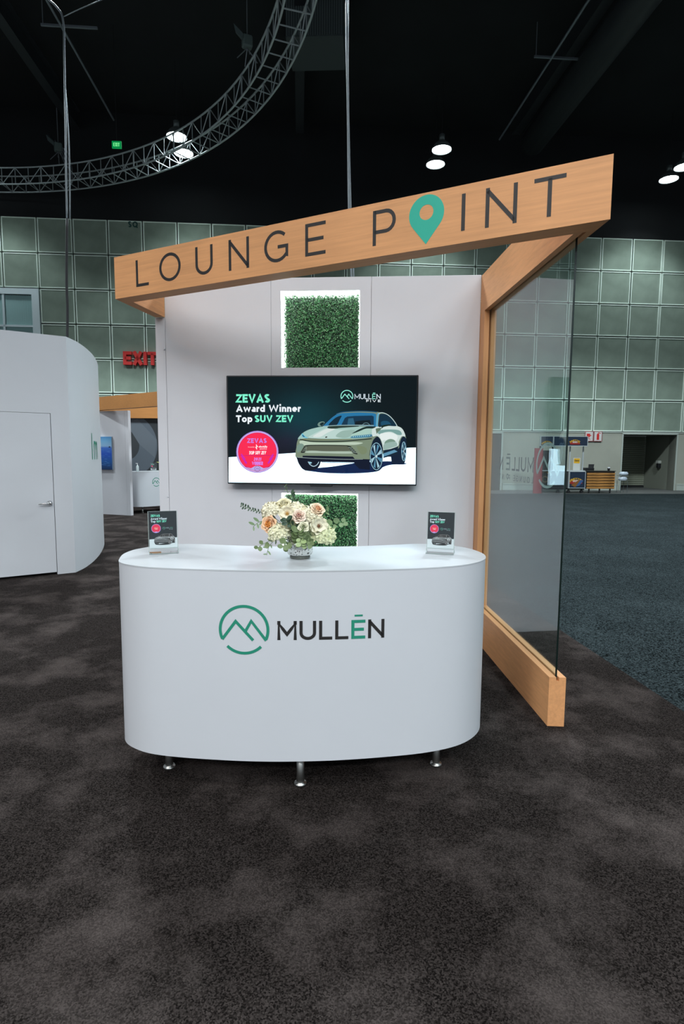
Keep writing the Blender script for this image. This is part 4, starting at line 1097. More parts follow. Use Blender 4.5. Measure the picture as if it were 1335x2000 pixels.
m_brown = plain('brown_stamen', (0.16, 0.07, 0.03), 0.7); m_gold = plain('golden_stamen', (0.45, 0.24, 0.05), 0.7)
open_flower(-0.050, -0.065, 1.160, (-0.1, -1, 0.4), 0.037, (0.92, 0.85, 0.64), m_gold, 'open white flower with golden brown stamens at the top of the bouquet')
open_flower(0.086, -0.07, 1.108, (0.3, -1, 0.25), 0.039, (0.90, 0.86, 0.66), m_brown, 'open white flower with a dark brown centre at the right of the bouquet')
hydrangea(-0.125, -0.01, 1.165, 0.036, WHITE_, 'white hydrangea behind the peach rose')
hydrangea(-0.085, -0.055, 1.075, 0.040, (0.88, 0.85, 0.60), 'cream hydrangea below the peach rose at the lower left')
hydrangea(0.105, -0.035, 1.062, 0.045, PGREEN, 'pale green hydrangea drooping at the lower right of the bouquet', n=110)
hydrangea(0.045, -0.02, 1.140, 0.040, WHITE_, 'white hydrangea between the pink and the blush rose')
hydrangea(0.075, -0.02, 1.10, 0.040, (0.84, 0.83, 0.58), 'cream green hydrangea behind the dark-centred flower')
hydrangea(0.0, 0.05, 1.125, 0.055, (0.82, 0.80, 0.56), 'hydrangea at the back of the bouquet')
hydrangea(-0.02, 0.0, 1.165, 0.036, WHITE_, 'white hydrangea behind the pale pink rose')
hydrangea(0.028, -0.03, 1.055, 0.034, (0.45, 0.55, 0.30), 'green hydrangea right above the vase rim')

def leaf_mb(L_, W_):
    vs_ = []; ks = [(0, 0), (.18, .62), (.42, 1.0), (.68, .92), (.9, .5), (1, 0)]
    mb = MB(); mid = [(0, 0, 0)]
    L2 = [(-W_ / 2 * w_, t * L_, .10 * L_ * t * t + .05 * W_) for t, w_ in ks]; R2 = [(W_ / 2 * w_, t * L_, .10 * L_ * t * t + .05 * W_) for t, w_ in ks]; C2 = [(0, t * L_, .10 * L_ * t * t) for t, w_ in ks]
    n_ = len(ks); mb.add(L2 + C2 + R2, [(i, i + 1, n_ + i + 1, n_ + i) for i in range(n_ - 1)] + [(n_ + i, n_ + i + 1, 2 * n_ + i + 1, 2 * n_ + i) for i in range(n_ - 1)])
    return mb
LEAF = {}
def sprig(path, leaves, L_, W_, mat, label, size_var=.25, stem_r=.0011, pieces=True, seed=1, droop=0.0, name='foliage_sprig'):
    """stem through the points (relative to the vase axis at counter height); leaves in pairs"""
    rng = random.Random(seed)
    root = empty(name, (VX, VY, ZC1), 0, label, 'foliage')
    P = [Vector(p) for p in bez(path, 6, False)]
    MB().tube(P, stem_r, 5).build('stem', m_stem, root, smooth=True)
    key = (round(L_, 4), round(W_, 4), mat.name)
    joined = MB()
    for i in range(leaves):
        t = 0.28 + 0.72 * (i + .5) / leaves; k = min(int(t * (len(P) - 1)), len(P) - 2)
        p = P[k].lerp(P[k + 1], t * (len(P) - 1) - k); d = (P[k + 1] - P[k]).normalized()
        side = 1 if i % 2 else -1
        out = (d.cross(Vector((0, -1, 0.2))).normalized() * side + d * .45 + Vector((rng.uniform(-.3, .3), rng.uniform(-.5, .1), rng.uniform(-.3, .2) - droop))).normalized()
        nrm = (Vector((rng.uniform(-.4, .4), -1, rng.uniform(-.1, .7)))); nrm = (nrm - out * nrm.dot(out)).normalized()
        xa_ = out.cross(nrm).normalized(); s_ = 1 + rng.uniform(-size_var, size_var)
        mt = Matrix(((xa_.x, out.x, nrm.x, p.x), (xa_.y, out.y, nrm.y, p.y), (xa_.z, out.z, nrm.z, p.z), (0, 0, 0, 1))) @ Matrix.Scale(s_, 4)
        if pieces:
            if key not in LEAF:
                o = leaf_mb(L_, W_).build('leaf', mat, root, smooth=True); LEAF[key] = o.data
            else:
                o = bpy.data.objects.new('leaf', LEAF[key]); COL.objects.link(o); o.parent = root
            o.matrix_local = mt
        else:
            lm_ = leaf_mb(L_, W_); joined.add([mt @ Vector(v) for v in lm_.v], lm_.f)
    if not pieces: joined.build('leaves', mat, root, kind='stuff')
    return root
m_gr = plain('mid_green_leaf', (0.15, 0.21, 0.085), 0.5, noise=.2, nscale=60)
m_dk = plain('dark_green_leaf', (0.035, 0.075, 0.04), 0.5, noise=.2, nscale=60)
m_euc = plain('eucalyptus_leaf', (0.20, 0.30, 0.15), 0.55, noise=.15, nscale=60)
m_pl = plain('pale_green_leaf', (0.34, 0.44, 0.20), 0.5, noise=.15, nscale=60)
sprig([(-.01, -.02, .06), (-.01, -.07, .14), (-.045, -.095, .17), (-.05, -.10, .185)], 12, .026, .017, m_dk, 'dark green leaf cluster at the heart of the bouquet', seed=2)
sprig([(0, -.03, .05), (-.005, -.08, .10), (.0, -.10, .135)], 10, .032, .022, m_gr, 'green leafy sprig rising over the vase rim', seed=3)
sprig([(.01, -.04, .11), (.008, -.085, .105), (.012, -.095, .085), (.012, -.09, .066)], 7, .026, .020, m_pl, 'pale green leaves spilling over the vase rim', seed=4)
sprig([(.01, -.03, .08), (.045, -.085, .09), (.055, -.10, .08)], 6, .024, .020, m_gr, 'green leaves to the right above the vase rim', seed=5)
sprig([(-.01, -.03, .08), (-.04, -.09, .085), (-.06, -.10, .075), (-.065, -.10, .06)], 5, .030, .024, m_gr, 'round green leaves to the left above the vase rim', seed=6)
sprig([(-.02, 0, .08), (-.09, -.03, .10), (-.125, -.05, .085), (-.165, -.05, .065), (-.18, -.05, .05)], 6, .024, .020, m_gr, 'drooping sprig with round leaves at the lower left of the bouquet', seed=7)
sprig([(-.02, 0, .08), (-.10, -.04, .085), (-.13, -.05, .06), (-.142, -.05, .02)], 6, .022, .007, m_euc, 'thin sprig with narrow leaves hanging furthest down on the left', seed=8)
sprig([(-.02, .0, .09), (-.11, -.01, .15), (-.17, -.02, .165), (-.205, -.02, .14)], 9, .028, .010, m_euc, 'arching eucalyptus sprig at the left of the bouquet', seed=9)
sprig([(-.02, .02, .09), (-.10, .0, .17), (-.16, .0, .20), (-.215, .0, .215), (-.262, 0, .235)], 26, .013, .007, m_dk, 'long thin dark sprig reaching out to the left', pieces=False, seed=10)
sprig([(.02, .0, .09), (.10, .0, .13), (.16, -.01, .155), (.20, -.01, .165)], 8, .026, .024, m_euc, 'eucalyptus sprig with round leaves at the right of the bouquet', seed=11)
sprig([(.0, .03, .09), (.0, .04, .18), (-.02, .04, .235), (-.045, .04, .28)], 22, .024, .010, m_dk, 'dark feathery sprig standing up at the top of the bouquet', seed=12)
sprig([(.01, .03, .09), (.03, .04, .17), (.035, .04, .22)], 12, .026, .014, m_dk, 'short dark green sprig behind the pink rose', seed=13)
sprig([(.0, .02, .10), (-.03, .02, .22), (-.055, .01, .29), (-.065, .0, .325)], 10, .013, .0035, m_euc, 'wispy pale sprig tip in front of the television edge', pieces=False, seed=14)
sprig([(.0, .0, .10), (.08, .01, .17), (.105, .0, .20), (.125, 0, .21)], 5, .024, .009, m_euc, 'short narrow-leaved sprig at the upper right of the bouquet', seed=15)

# ================================================================ LEFT BACKGROUND
PV = Vector((-3.121, 6.622)); pd = Vector((0.636, 0.428)).normalized(); pn = Vector((-pd.y, pd.x))  # along the door face, and inwards
pav = empty('white_pavilion', (PV.x, PV.y, 0), 0, 'white rounded room with a flush door at the left edge', 'booth room')
PH = 2.70
curve_w = [(-3.121, 6.622), (-3.135, 6.90), (-3.19, 7.22), (-3.255, 7.50), (-3.33, 7.78), (-3.43, 8.10), (-3.56, 8.48), (-3.74, 8.92), (-4.0, 9.38), (-4.4, 9.85), (-4.9, 10.15), (-5.6, 10.3)]
cv = [(x - PV.x, y - PV.y) for x, y in bez(curve_w, 4, False)]
DR0, DR1, DH = -0.193, -1.10, 1.835   # door along the face, measured from the crease
def fp(s, d=0.0): return (pd.x * s + pn.x * d, pd.y * s + pn.y * d)
th_ = 0.06
# face left of the door, above it and the pilaster
MB().prism([fp(DR1 - 3.2), fp(DR1 - g), fp(DR1 - g, th_), fp(DR1 - 3.2, th_)], 0, PH).build('wall_panel', M['white'], pav)
MB().prism([fp(DR1 - g), fp(DR0 + g), fp(DR0 + g, th_), fp(DR1 - g, th_)], DH + 0.004, PH).build('wall_panel', M['white'], pav)
MB().prism([fp(DR0 + g), fp(0), (cv[2][0] - th_, cv[2][1]), fp(DR0 + g, th_)], 0, PH).build('wall_panel', M['white'], pav)
dr = MB().prism([fp(DR1 + .003, .001), fp(DR0 - .005, .001), fp(DR0 - .005, .045), fp(DR1 + .003, .045)], 0.028, DH).build('door_leaf', M['white'], pav)
inn_ = [(x * 1.0 - 0.06, y) for x, y in cv]
cw = MB()
nC = len(cv)
vs_ = [(x, y, 0) for x, y in cv] + [(x, y, PH) for x, y in cv]
cw.add(vs_, [(i, i + 1, nC + i + 1, nC + i) for i in range(nC - 1)])
o = cw.build('curved_wall', M['white'], pav, smooth=True)
# roof closes the room
rf_ = [fp(DR1 - 3.2)] + [fp(0)] + cv[1:] + [(-5.2, 3.4)]
MB().prism([(x * .999, y) for x, y in rf_], PH - 0.03, PH - 0.005).build('roof', M['white'], pav)
hx, hy = fp(-0.245); hz_ = 0.826
hl = MB(); hn = Vector((-pn.x, -pn.y, 0))
c0 = Vector((hx, hy, hz_))
ring_ = lambda r_, dd_: [c0 + hn * dd_ + (Vector((pd.x, pd.y, 0)) * math.cos(a) + Vector((0, 0, 1)) * math.sin(a)) * r_ for a in [2 * PI * i / 20 for i in range(20)]]
vs_ = ring_(.031, .0) + ring_(.031, .008) + ring_(.014, .012) + ring_(.012, .045) + ring_(.0, .046)
hl.add(vs_, [(i * 20 + j, i * 20 + (j + 1) % 20, (i + 1) * 20 + (j + 1) % 20, (i + 1) * 20 + j) for i in range(4) for j in range(20)])
hl.tube([c0 + hn * .04, c0 + hn * .045 - Vector((pd.x, pd.y, 0)) * .03 + Vector((0, 0, .003)), c0 + hn * .04 - Vector((pd.x, pd.y, 0)) * .115 - Vector((0, 0, .006))], [.011, .010, .006], 10)
hl.build('door_handle', M['chrome'], dr, smooth=True)
# green lettering on the curved side
arcl = [0.0]
for i in range(1, nC): arcl.append(arcl[-1] + math.hypot(cv[i][0] - cv[i - 1][0], cv[i][1] - cv[i - 1][1]))
def pmapc(u, v, d):
    x = float(np.interp(u, arcl, [p[0] for p in cv])); y = float(np.interp(u, arcl, [p[1] for p in cv])); return (x + 0.004, y - 0.001, v)
im = MB()
put_text(im, 'I', 0.86, 1.31, 0.34, 0.10, 0.2, pmapc, sx=1.2)
def sub(pts, k=6): 
    r_ = [pts[0]]
    for a, b in zip(pts, pts[1:]): r_ += [(a[0] + (b[0] - a[0]) * j / k, a[1] + (b[1] - a[1]) * j / k) for j in range(1, k + 1)]
    return r_
for s0, t_ in ((1.02, 'm'),):
    wd, st = glyph(t_, .05)
    for pts, cl in st: im.stroke(sub([(s0 + px * .34, 1.31 + py * .34) for px, py in pts], 2), .034, pmapc)
im.build('lettering', M['ink_green'], pav)

# second booth further back
b2 = empty('wooden_canopy', (-4.67, 12.61, 0), 0, 'wooden beam frame of the booth behind the white pavilion', 'canopy')
p_a, p_b = Vector((-7.2, 14.2)), Vector((-3.25, 11.22))
dv = (p_b - p_a).normalized(); nv_ = Vector((-dv.y, dv.x))
O2 = Vector((-4.67, 12.61))
def r2(p): return (p.x - O2.x, p.y - O2.y)
MB().prism([r2(p_a), r2(p_b), r2(p_b + nv_ * .12), r2(p_a + nv_ * .12)], 2.315, 2.60).build('front_beam', M['wood_dim'], b2)
MB().prism([r2(Vector((-7.0, 15.0))), r2(Vector((-3.4, 15.0))), r2(Vector((-3.4, 15.12))), r2(Vector((-7.0, 15.12)))], 2.27, 2.62).build('rear_beam', M['wood_dim'], b2)
MB().prism([r2(Vector((-3.52, 11.5))), r2(Vector((-3.40, 11.45))), r2(Vector((-3.40, 15.0))), r2(Vector((-3.52, 15.0)))], 2.31, 2.60).build('side_beam', M['wood_dim'], b2)
MB().prism([r2(Vector((-3.50, 14.9))), r2(Vector((-3.40, 14.9))), r2(Vector((-3.40, 15.0))), r2(Vector((-3.50, 15.0)))], 0, 2.30).build('post', M['wood_dim'], b2)
pt = empty('partition_panel', (-4.67, 12.61, 0), 0, 'white partition with the sea picture, behind the pavilion', 'partition')
q0, q1 = Vector((-6.9, 13.446)), Vector((-4.67, 12.614)); dq = (q1 - q0).normalized(); nq = Vector((-dq.y, dq.x))
seam = q1 - dq * 0.09
MB().prism([r2(q0), r2(seam - dq * .004), r2(seam - dq * .004 + nq * .08), r2(q0 + nq * .08)], 0, 2.30).build('panel', M['white_fabric'], pt)
MB().prism([r2(seam), r2(q1), r2(q1 + nq * .08), r2(seam + nq * .08)], 0, 2.30).build('edge_panel', M['white_fabric'], pt)
# sea picture
pic = empty('sea_picture', (-5.26, 12.835, 1.37), math.atan2(dq.y, dq.x), 'unframed picture of blue sea and pale sky on the white partition', 'picture')
MB().box(-0.19, 0.19, -0.035, -0.005, -0.365, 0.365).build('canvas', plain('canvas_side', (0.3, 0.4, 0.5), 0.7), pic)
pp = MB()
bands = [(-.365, (16, 44, 84)), (-.2, (24, 84, 150)), (-.02, (30, 78, 178)), (.12, (62, 110, 196)), (.16, (140, 178, 212)), (.26, (120, 176, 214)), (.365, (84, 150, 206))]
for (za, ca), (zb_, cb2) in zip(bands, bands[1:]):
    pp.add([(-.188, -.0355, za), (.188, -.0355, za), (.188, -.0355, zb_), (-.188, -.0355, zb_)], [(0, 1, 2, 3)], 0, [lin(ca), lin(ca), lin(cb2), lin(cb2)])
rng = random.Random(4)
for i in range(26):
    x_, z_ = rng.uniform(-.17, .1), rng.uniform(-.3, .1)
    pp.stroke([(x_, z_), (x_ + .03, z_ + .006), (x_ + .07, z_ - .004)], .004, lambda u, v, d: (u, -.036, v), 0, 0, False, lin((90, 140, 210)))
for x_ in (-.14, .13): pp.poly([(x_ - .03, .125), (x_ + .03, .125), (x_ + .015, .15), (x_ - .01, .155)], lambda u, v, d: (u, -.0362, v), 0, 0, lin((20, 34, 70)))
pp.build('print', M['ink'], pic)
# dark wall with ring graphic
dw = empty('dark_display_wall', (-5.7, 15.06, 0), 0, 'black display wall with grey circle graphic, seen past the partition', 'display wall')
MB().box(-1.3, 2.2, 0, 0.06, 0, 2.27).build('board', plain('black_wall_board', (0.022, 0.026, 0.03), 0.7), dw)
def disc(rr0, rr1, y, nm, mat):
    mb = MB(); n_ = 48
    vs_ = [(rr1 * math.cos(2 * PI * i / n_), y, 1.57 + rr1 * math.sin(2 * PI * i / n_)) for i in range(n_)]
    if rr0 > 0:
        vs_ += [(rr0 * math.cos(2 * PI * i / n_), y, 1.57 + rr0 * math.sin(2 * PI * i / n_)) for i in range(n_)]
        mb.add(vs_, [(i, (i + 1) % n_, n_ + (i + 1) % n_, n_ + i) for i in range(n_)])
    else: mb.add(vs_, [tuple(range(n_))])
    mb.v = [(x, yy, min(zz, 2.265)) for x, yy, zz in mb.v]
    return mb.build(nm, mat, dw)
disc(.40, .87, -0.002, 'ring_graphic', plain('blue_grey_ring', (0.09, 0.11, 0.135), 0.8))
disc(0, .40, -0.003, 'circle_graphic', plain('dark_circle', (0.03, 0.035, 0.04), 0.8))
pz_ = MB().poly([(0.10, 2.1), (.36, 2.26), (.86, 1.72), (.80, 1.25), (.40, 1.6)], lambda u, v, d: (u, -.0035, v)).build('ring_graphic', plain('lighter_grey_wedge', (0.115, 0.135, 0.16), 0.8), dw)
# counter of that booth
c2 = empty('far_counter', (-4.35, 13.75, 0), 0.98, 'white counter with the logo standing in front of the black display wall', 'counter')
o = part_copy(cbody, c2); o.name = 'body'
MB().prism(grow(0.0012), ZC1 - 0.0055, ZC1).build('top', M['top_white'], c2)
for p in ((-0.171, 2.3375), (-0.773, 2.462), (0.439, 2.50)):
    lg = part_copy(leg0, c2, (p[0] - CX, p[1] - CY, 0.0))
l2 = MB(); mountain_logo(l2, CX - .36, lgz, LR, 0.014, cmap)
l2.build('logo', M['ink_green'], c2)
x_ = CX - .36 + LR + .05
for ch in 'MULLEN':
    l3 = MB(); put_text(l3, ch, x_, tz0, TH, .12, .1, cmap); x_ += glyph(ch, .06)[0] * TH + .016
    l3.build('letter', M['ink_black'], c2)
c2m = Matrix.Translation((-4.35, 13.75, 0)) @ Matrix.Rotation(0.98, 4, 'Z')
pb = c2m @ Vector((-0.66, -0.02, ZC1))
sd = empty('soap_dispenser', pb, 0.3, 'white pump bottle on the far counter', 'bottle')
MB().lathe([(0, 0), (.028, 0), (.03, .01), (.03, .11), (.022, .13), (.01, .14), (.01, .15), (0, .15)], n=16).build('bottle', plain('milky_bottle', (.6, .68, .68), .3), sd, smooth=True)
MB().tube([(0, 0, .15), (0, 0, .185)], .006, 8).box(-.035, .01, -.007, .007, .178, .192).build('pump', plain('white_pump', (.8, .8, .8), .4), sd)
h3 = copy_tree(holder); ph3 = c2m @ Vector((-0.20, 0.0, ZC1)); h3.location = ph3; h3.rotation_euler = (0, 0, 0.35)
for k_ in ('group',):
    if k_ in h3: del h3[k_]
tag(h3, 'small sign holder on the far counter before the black wall', 'sign holder')
pf = c2m @ Vector((-0.02, 0.03, ZC1))
fl = empty('yellow_flower', pf, 0, 'yellow flower just peeking out beside the white back wall edge', 'flower')
mbf = MB()
for i in range(7):
    a = 2 * PI * i / 7; mbf.add([(0, 0, .19), (math.cos(a) * .03 - math.sin(a) * .02, math.sin(a) * .03 + math.cos(a) * .02, .215), (math.cos(a) * .065, math.sin(a) * .065, .21), (math.cos(a) * .03 + math.sin(a) * .02, math.sin(a) * .03 - math.cos(a) * .02, .205)], [(0, 1, 2, 3)])
mbf.build('petals', plain('yellow_petal', (.75, .75, .2), .5), fl)
MB().tube([(0, 0, .0), (0, 0, .19)], .004, 6).build('stem', m_stem, fl)

# ================================================================ FAR WALL THINGS
def farw(s, z, off=0.0):
    return (6.1628 + s * math.cos(FY) + off * math.sin(FY), 22.4109 + s * math.sin(FY) - off * math.cos(FY), z)
m_red = plain('red_sign_letter', (0.60, 0.025, 0.02), 0.4)
m_redside = plain('dark_red_sign_side', (0.18, 0.01, 0.008), 0.5)
ex = empty('exit_letters', farw(-14.18, 4.54), FY, 'big red block letters EXIT high on the far wall', 'exit sign')
for ch, a, b in (('E', 0, .30), ('X', .32, .70), ('I', .72, .84), ('T', .87, 1.2)):
    mb = MB(); Hh_ = .47; wt = .11 / Hh_; wd, st = glyph(ch, wt / 2); sx = (b - a) / (wd * Hh_)
    for pts, cl in st: mb.stroke([(a + px * Hh_ * sx, py * Hh_) for px, py in pts], .115, lambda u, v, d: (u, .02 - d, v), 0.16, 0, cl)
    mb.build('letter', m_red, ex)
sq = empty('section_letters', farw(-13.90, 9.37), FY, 'small dark green letters SQ on the top row of wall panels', 'lettering')
mb = MB(); put_text(mb, 'SQ', 0, 0, .21, .24, .2, lambda u, v, d: (u, .028, v), width=.33)
mb.build('letters', plain('dark_green_letter', (0.005, 0.06, 0.05), .6), sq)
ge = empty('green_exit_sign', (-6.45, 17.2, 9.95), 0.05, 'small lit green EXIT sign hanging in the dark above the truss', 'exit sign')
MB().box(-.13, .13, 0, .04, 0, .19).build('box', plain('green_sign_face', (.0, .05, .015), .5, emit=(0.0, 0.42, 0.10), estr=0.55), ge)
mb = MB(); put_text(mb, 'EXIT', -.085, .045, .10, .2, .2, lambda u, v, d: (u, -.002, v), width=.17)
mb.build('letters', plain('green_letter_glow', (.1, .8, .3), .5, emit=(0.25, 1.0, 0.35), estr=0.9), ge)
MB().tube([(0, .02, .19), (0, .02, 3.25)], .008, 6).build('rod', M['matt_black'], ge)

# fire equipment signs
def fire_sign(s0, s1, label, draw):
    e_ = empty('fire_sign', farw((s0 + s1) / 2, 2.125), FY, label, 'sign'); w_ = (s1 - s0) / 2
    MB().box(-w_, w_, .0, .03, -.20, .20).build('plate', plain('white_sign_plate', (.62, .6, .58), .5), e_)
    b_ = MB()
    for r_ in ((-w_, w_, .18, .20), (-w_, w_, -.20, -.18), (-w_, -w_ + .02, -.18, .18), (w_ - .02, w_, -.18, .18)): b_.box(r_[0], r_[1], -.006, 0, r_[2], r_[3])
    b_.build('border', plain('dark_red_border', (.25, .04, .04), .5), e_)
    d_ = MB(); draw(d_); d_.build('pictogram', m_red, e_)
fm_ = lambda u, v, d: (u, -.002, v)
def hose(d_):
    d_.poly([(-.10, .10), (.04, .10), (.04, -.03), (-.10, -.03)], fm_); d_.stroke([(.04, .03), (.09, .03)], .03, fm_); d_.stroke([(-.02, -.03), (.0, -.10), (.06, -.12)], .02, fm_)
def exting(d_):
    d_.poly([(-.05, .07), (-.02, .11), (.02, .11), (.05, .07), (.05, -.14), (-.05, -.14)], fm_); d_.stroke([(0, .11), (.01, .14), (.10, .11)], .03, fm_)
fire_sign(3.34, 3.685, 'white and red fire hose sign above the kiosk', hose)
fire_sign(3.70, 4.045, 'white and red fire extinguisher sign above the slatted counter', exting)

# kiosk
m_navy = plain('navy_sign_face', (0.012, 0.025, 0.05), .45); m_alu = plain('pale_aluminium_frame', (.42, .46, .47), .4)
m_yel = plain('yellow_print', (.75, .42, .02), .5); m_wh = plain('white_print', (.75, .75, .72), .5); m_pret = plain('brown_print', (.22, .09, .02), .5)
KA = FY
ki = empty('snack_kiosk', (8.0, 21.0, 0), KA, 'dark pretzel dog kiosk with lit-looking header sign by the far wall', 'kiosk')
def arch_text(mb, txt, cx, cz, R_, h_, a0, a1, mp, col=None, wt=.24):
    tw = text_width(txt, wt, .08); ang = 0
    for ch in txt:
        wd, st = glyph(ch, wt / 2)
        for pts, cl in st:
            q_ = []
            for px, py in pts:
                a = math.radians(a0 + (a1 - a0) * (ang + px) / tw); r_ = R_ + py * h_
                q_.append((cx + r_ * math.cos(a), cz + r_ * math.sin(a) * .8))
            mb.stroke(q_, wt * h_ * .8, mp, 0, 0, cl, col)
        ang += wd + .08
def sign_face(par, x0, x1, z0, z1, y, cx, big=1.0, words=('PRETZEL', 'DOGS')):
    MB().box(x0, x1, y, y + .10, z0, z1).build('sign_box', m_navy, par)
    f_ = MB(); t_ = .022
    f_.box(x0 - .01, x1 + .01, y - .012, y + .11, z1, z1 + t_); f_.box(x0 - .01, x1 + .01, y - .012, y + .11, z0 - t_, z0); f_.box(x0 - t_, x0, y - .012, y + .11, z0 - t_, z1 + t_); f_.box(x1, x1 + t_, y - .012, y + .11, z0 - t_, z1 + t_)
    f_.build('sign_frame', m_alu, par)
    mp_ = lambda u, v, d: (u, y - .004 - d, v); zc_ = (z0 + z1) / 2
    a_ = MB(); arch_text(a_, words[0], cx, zc_ - .22 * big, .26 * big, .10 * big, 140, 40, mp_); a_.build('sign_lettering', m_yel, par)
    a_ = MB(); a_.poly([(cx + .27 * big * math.cos(math.radians(t)), zc_ - .20 * big + .20 * big * math.sin(math.radians(t))) for t in range(20, 161, 10)] + [(cx - .2 * big, zc_ - .15 * big), (cx + .2 * big, zc_ - .15 * big)], lambda u, v, d: mp_(u, v, -.002)); a_.build('sign_red_shape', plain('red_print', (.3, .02, .015), .5), par)
    a_ = MB(); put_text(a_, words[1], cx - .11 * big, zc_ - .08 * big, .075 * big, .22, .1, mp_, width=.22 * big); a_.build('sign_lettering', m_wh, par)
# header
sign_face(ki, -.37, .88, 1.73, 2.05, -.10, .42, .8)
MB().prism([(-.76, .12), (-.40, -.08), (-.40, .02), (-.76, .22)], 1.73, 2.05).build('sign_box', m_navy, ki)
sd_ = MB(); m2 = lambda u, v, d: (-.76 + (u + .22) / .44 * .36, .115 - (u + .22) / .44 * .20 - .002, v)
arch_text(sd_, 'PRETZEL', 0, 1.70, .17, .07, 150, 30, m2); sd_.build('sign_lettering', m_yel, ki)
fx_ = MB(); fx_.prism([(-.78, .11), (-.38, -.11), (-.38, -.08), (-.78, .14)], 2.05, 2.07).prism([(-.78, .11), (-.38, -.11), (-.38, -.08), (-.78, .14)], 1.71, 1.73).box(-.405, -.375, -.12, -.08, 1.71, 2.07).box(-.80, -.77, .08, .14, 1.71, 2.07); fx_.build('sign_frame', m_alu, ki)
for x, y in ((.84, .1), (.34, .1), (-.74, .2), (-.36, .0)):
    MB().box(x - .02, x + .02, y - .02, y + .02, .18, 1.73).build('post', m_alu if x > 0 else M['matt_black'], ki)
# upright menu cabinet at the left and low cabinets
MB().prism([(-.74, .14), (-.42, -.04), (-.42, .40), (-.74, .5)], .18, 1.55).build('menu_cabinet', plain('dark_cabinet', (.03, .035, .035), .5), ki)
sd_ = MB(); arch_text(sd_, 'PRETZEL', 0, .62, .15, .06, 150, 30, lambda u, v, d: (-.74 + (u + .22) / .44 * .32, .128 - (u + .22) / .44 * .18 - .002, v)); sd_.build('sign_lettering', plain('gold_print', (.34, .22, .08), .5), ki)
sd_ = MB(); sd_.stroke(arc(0, .50, .12, .10, 0, 360, 20), .045, lambda u, v, d: (-.74 + (u + .22) / .44 * .32, .128 - (u + .22) / .44 * .18 - .002, v)); sd_.build('pretzel_picture', plain('tan_print', (.20, .15, .10), .5), ki)
MB().box(-.40, .26, -.02, .45, .18, .80).build('cabinet', plain('dark_cabinet_front', (.02, .022, .025), .5), ki)
sign_face(ki, .28, .86, .20, .78, -.10, .52, 1.0)
pzl = MB(); pzl.poly([(.34, .30), (.50, .22), (.72, .40), (.66, .50), (.50, .40)], lambda u, v, d: (u, -.106, v)); pzl.build('pretzel_picture', m_pret, ki)
pzl = MB(); pzl.poly([(.52, .24), (.66, .28), (.80, .46), (.70, .50)], lambda u, v, d: (u, -.107, v)); pzl.build('pretzel_picture', plain('blue_print', (.04, .10, .25), .5), ki)
MB().box(-.78, .90, -.02, .5, .80, .83).build('counter_top', m_alu, ki)
MB().box(-.78, .90, .0, .45, .12, .18).build('base_frame', M['matt_black'], ki)
wl = MB()
for x in (-.7, -.1, .3, .8): wl.lathe([(0, -.03), (.06, -.03), (.06, .03), (0, .03)], x, .06, 14, 0, 'y')
wl.build('wheels', M['matt_black'], ki)
tsn = empty('table_sign', Vector((8.56, 21.02, .83)), KA, 'white table sign with a yellow label on the kiosk top', 'sign')
MB().box(-.13, .13, 0, .02, 0, .46).build('plate', plain('white_card', (.6, .62, .58), .5), tsn)
mb = MB(); mb.poly([(-.11, .26), (.11, .26), (.11, .44), (-.11, .44)], lambda u, v, d: (u, -.001, v)); mb.build('label', m_yel, tsn)
mb = MB(); put_text(mb, 'Cheese', -.09, .33, .06, .2, .1, lambda u, v, d: (u, -.003, v), width=.18); mb.build('lettering', M['ink_black'], tsn)
rbn = MB().box(-.15, .15, 0, .05, 0, 1.62).build('red_banner_panel', plain('dull_red_panel', (.26, .025, .03), .6))
rbn.location = (7.02, 20.6, 0.005); rbn.rotation_euler = (0, 0, KA)
tag(rbn, 'upright dull red panel at the left side of the pretzel kiosk', 'panel')
# slatted counter
sc2 = empty('slatted_counter', (9.475, 21.05, 0), KA, 'wood slatted bar counter to the right of the pretzel kiosk', 'counter')
MB().box(-.53, .53, 0, .5, .16, .80).build('body', M['matt_black'], sc2)
MB().box(-.55, .55, -.03, .52, .80, .825).build('top', plain('dark_counter_top', (.05, .05, .04), .5), sc2)
m_burn = wood('scorched_plank', (0.42, 0.20, 0.055), 0, .95)
sl_ = None
for k in range(6):
    z_ = .205 + k * .101
    if sl_ is None: sl_ = MB().box(-.53, .53, -.025, 0, -.037, .037).build('slat', m_burn, sc2); sl_.location = (0, 0, z_)
    else: part_copy(sl_, sc2, (0, 0, z_))
ft = MB()
for x in (-.4, 0, .4): ft.box(x - .02, x + .02, .02, .06, 0.005, .16)
ft.box(-.45, .45, .03, .05, .05, .07); ft.build('feet', M['matt_black'], sc2)
rg = empty('cash_register', Vector((9.13, 21.2, .825)), KA, 'black cash register on the slatted counter', 'cash register')
MB().bbox(-.17, .17, 0, .25, 0, .10, .01).build('base', M['black_plastic'], rg)
MB().add([(-.02, .05, .08), (.16, .05, .08), (.22, .12, .23), (.02, .12, .23), (-.02, .09, .08), (.16, .09, .08), (.22, .16, .23), (.02, .16, .23)], [(0, 1, 2, 3), (4, 5, 6, 7), (0, 1, 5, 4), (1, 2, 6, 5), (2, 3, 7, 6), (3, 0, 4, 7)]).build('screen', M['black_plastic'], rg)
cu = empty('cup', Vector((9.80, 21.15, .825)), 0, 'dark cup with a white lid on the slatted counter', 'cup')
MB().lathe([(0, 0), (.04, 0), (.05, .10), (0, .10)], n=14).build('body', M['black_plastic'], cu, smooth=True)
MB().lathe([(.052, .10), (.05, .125), (0, .13)], n=14).build('lid', M['white'], cu, smooth=True)
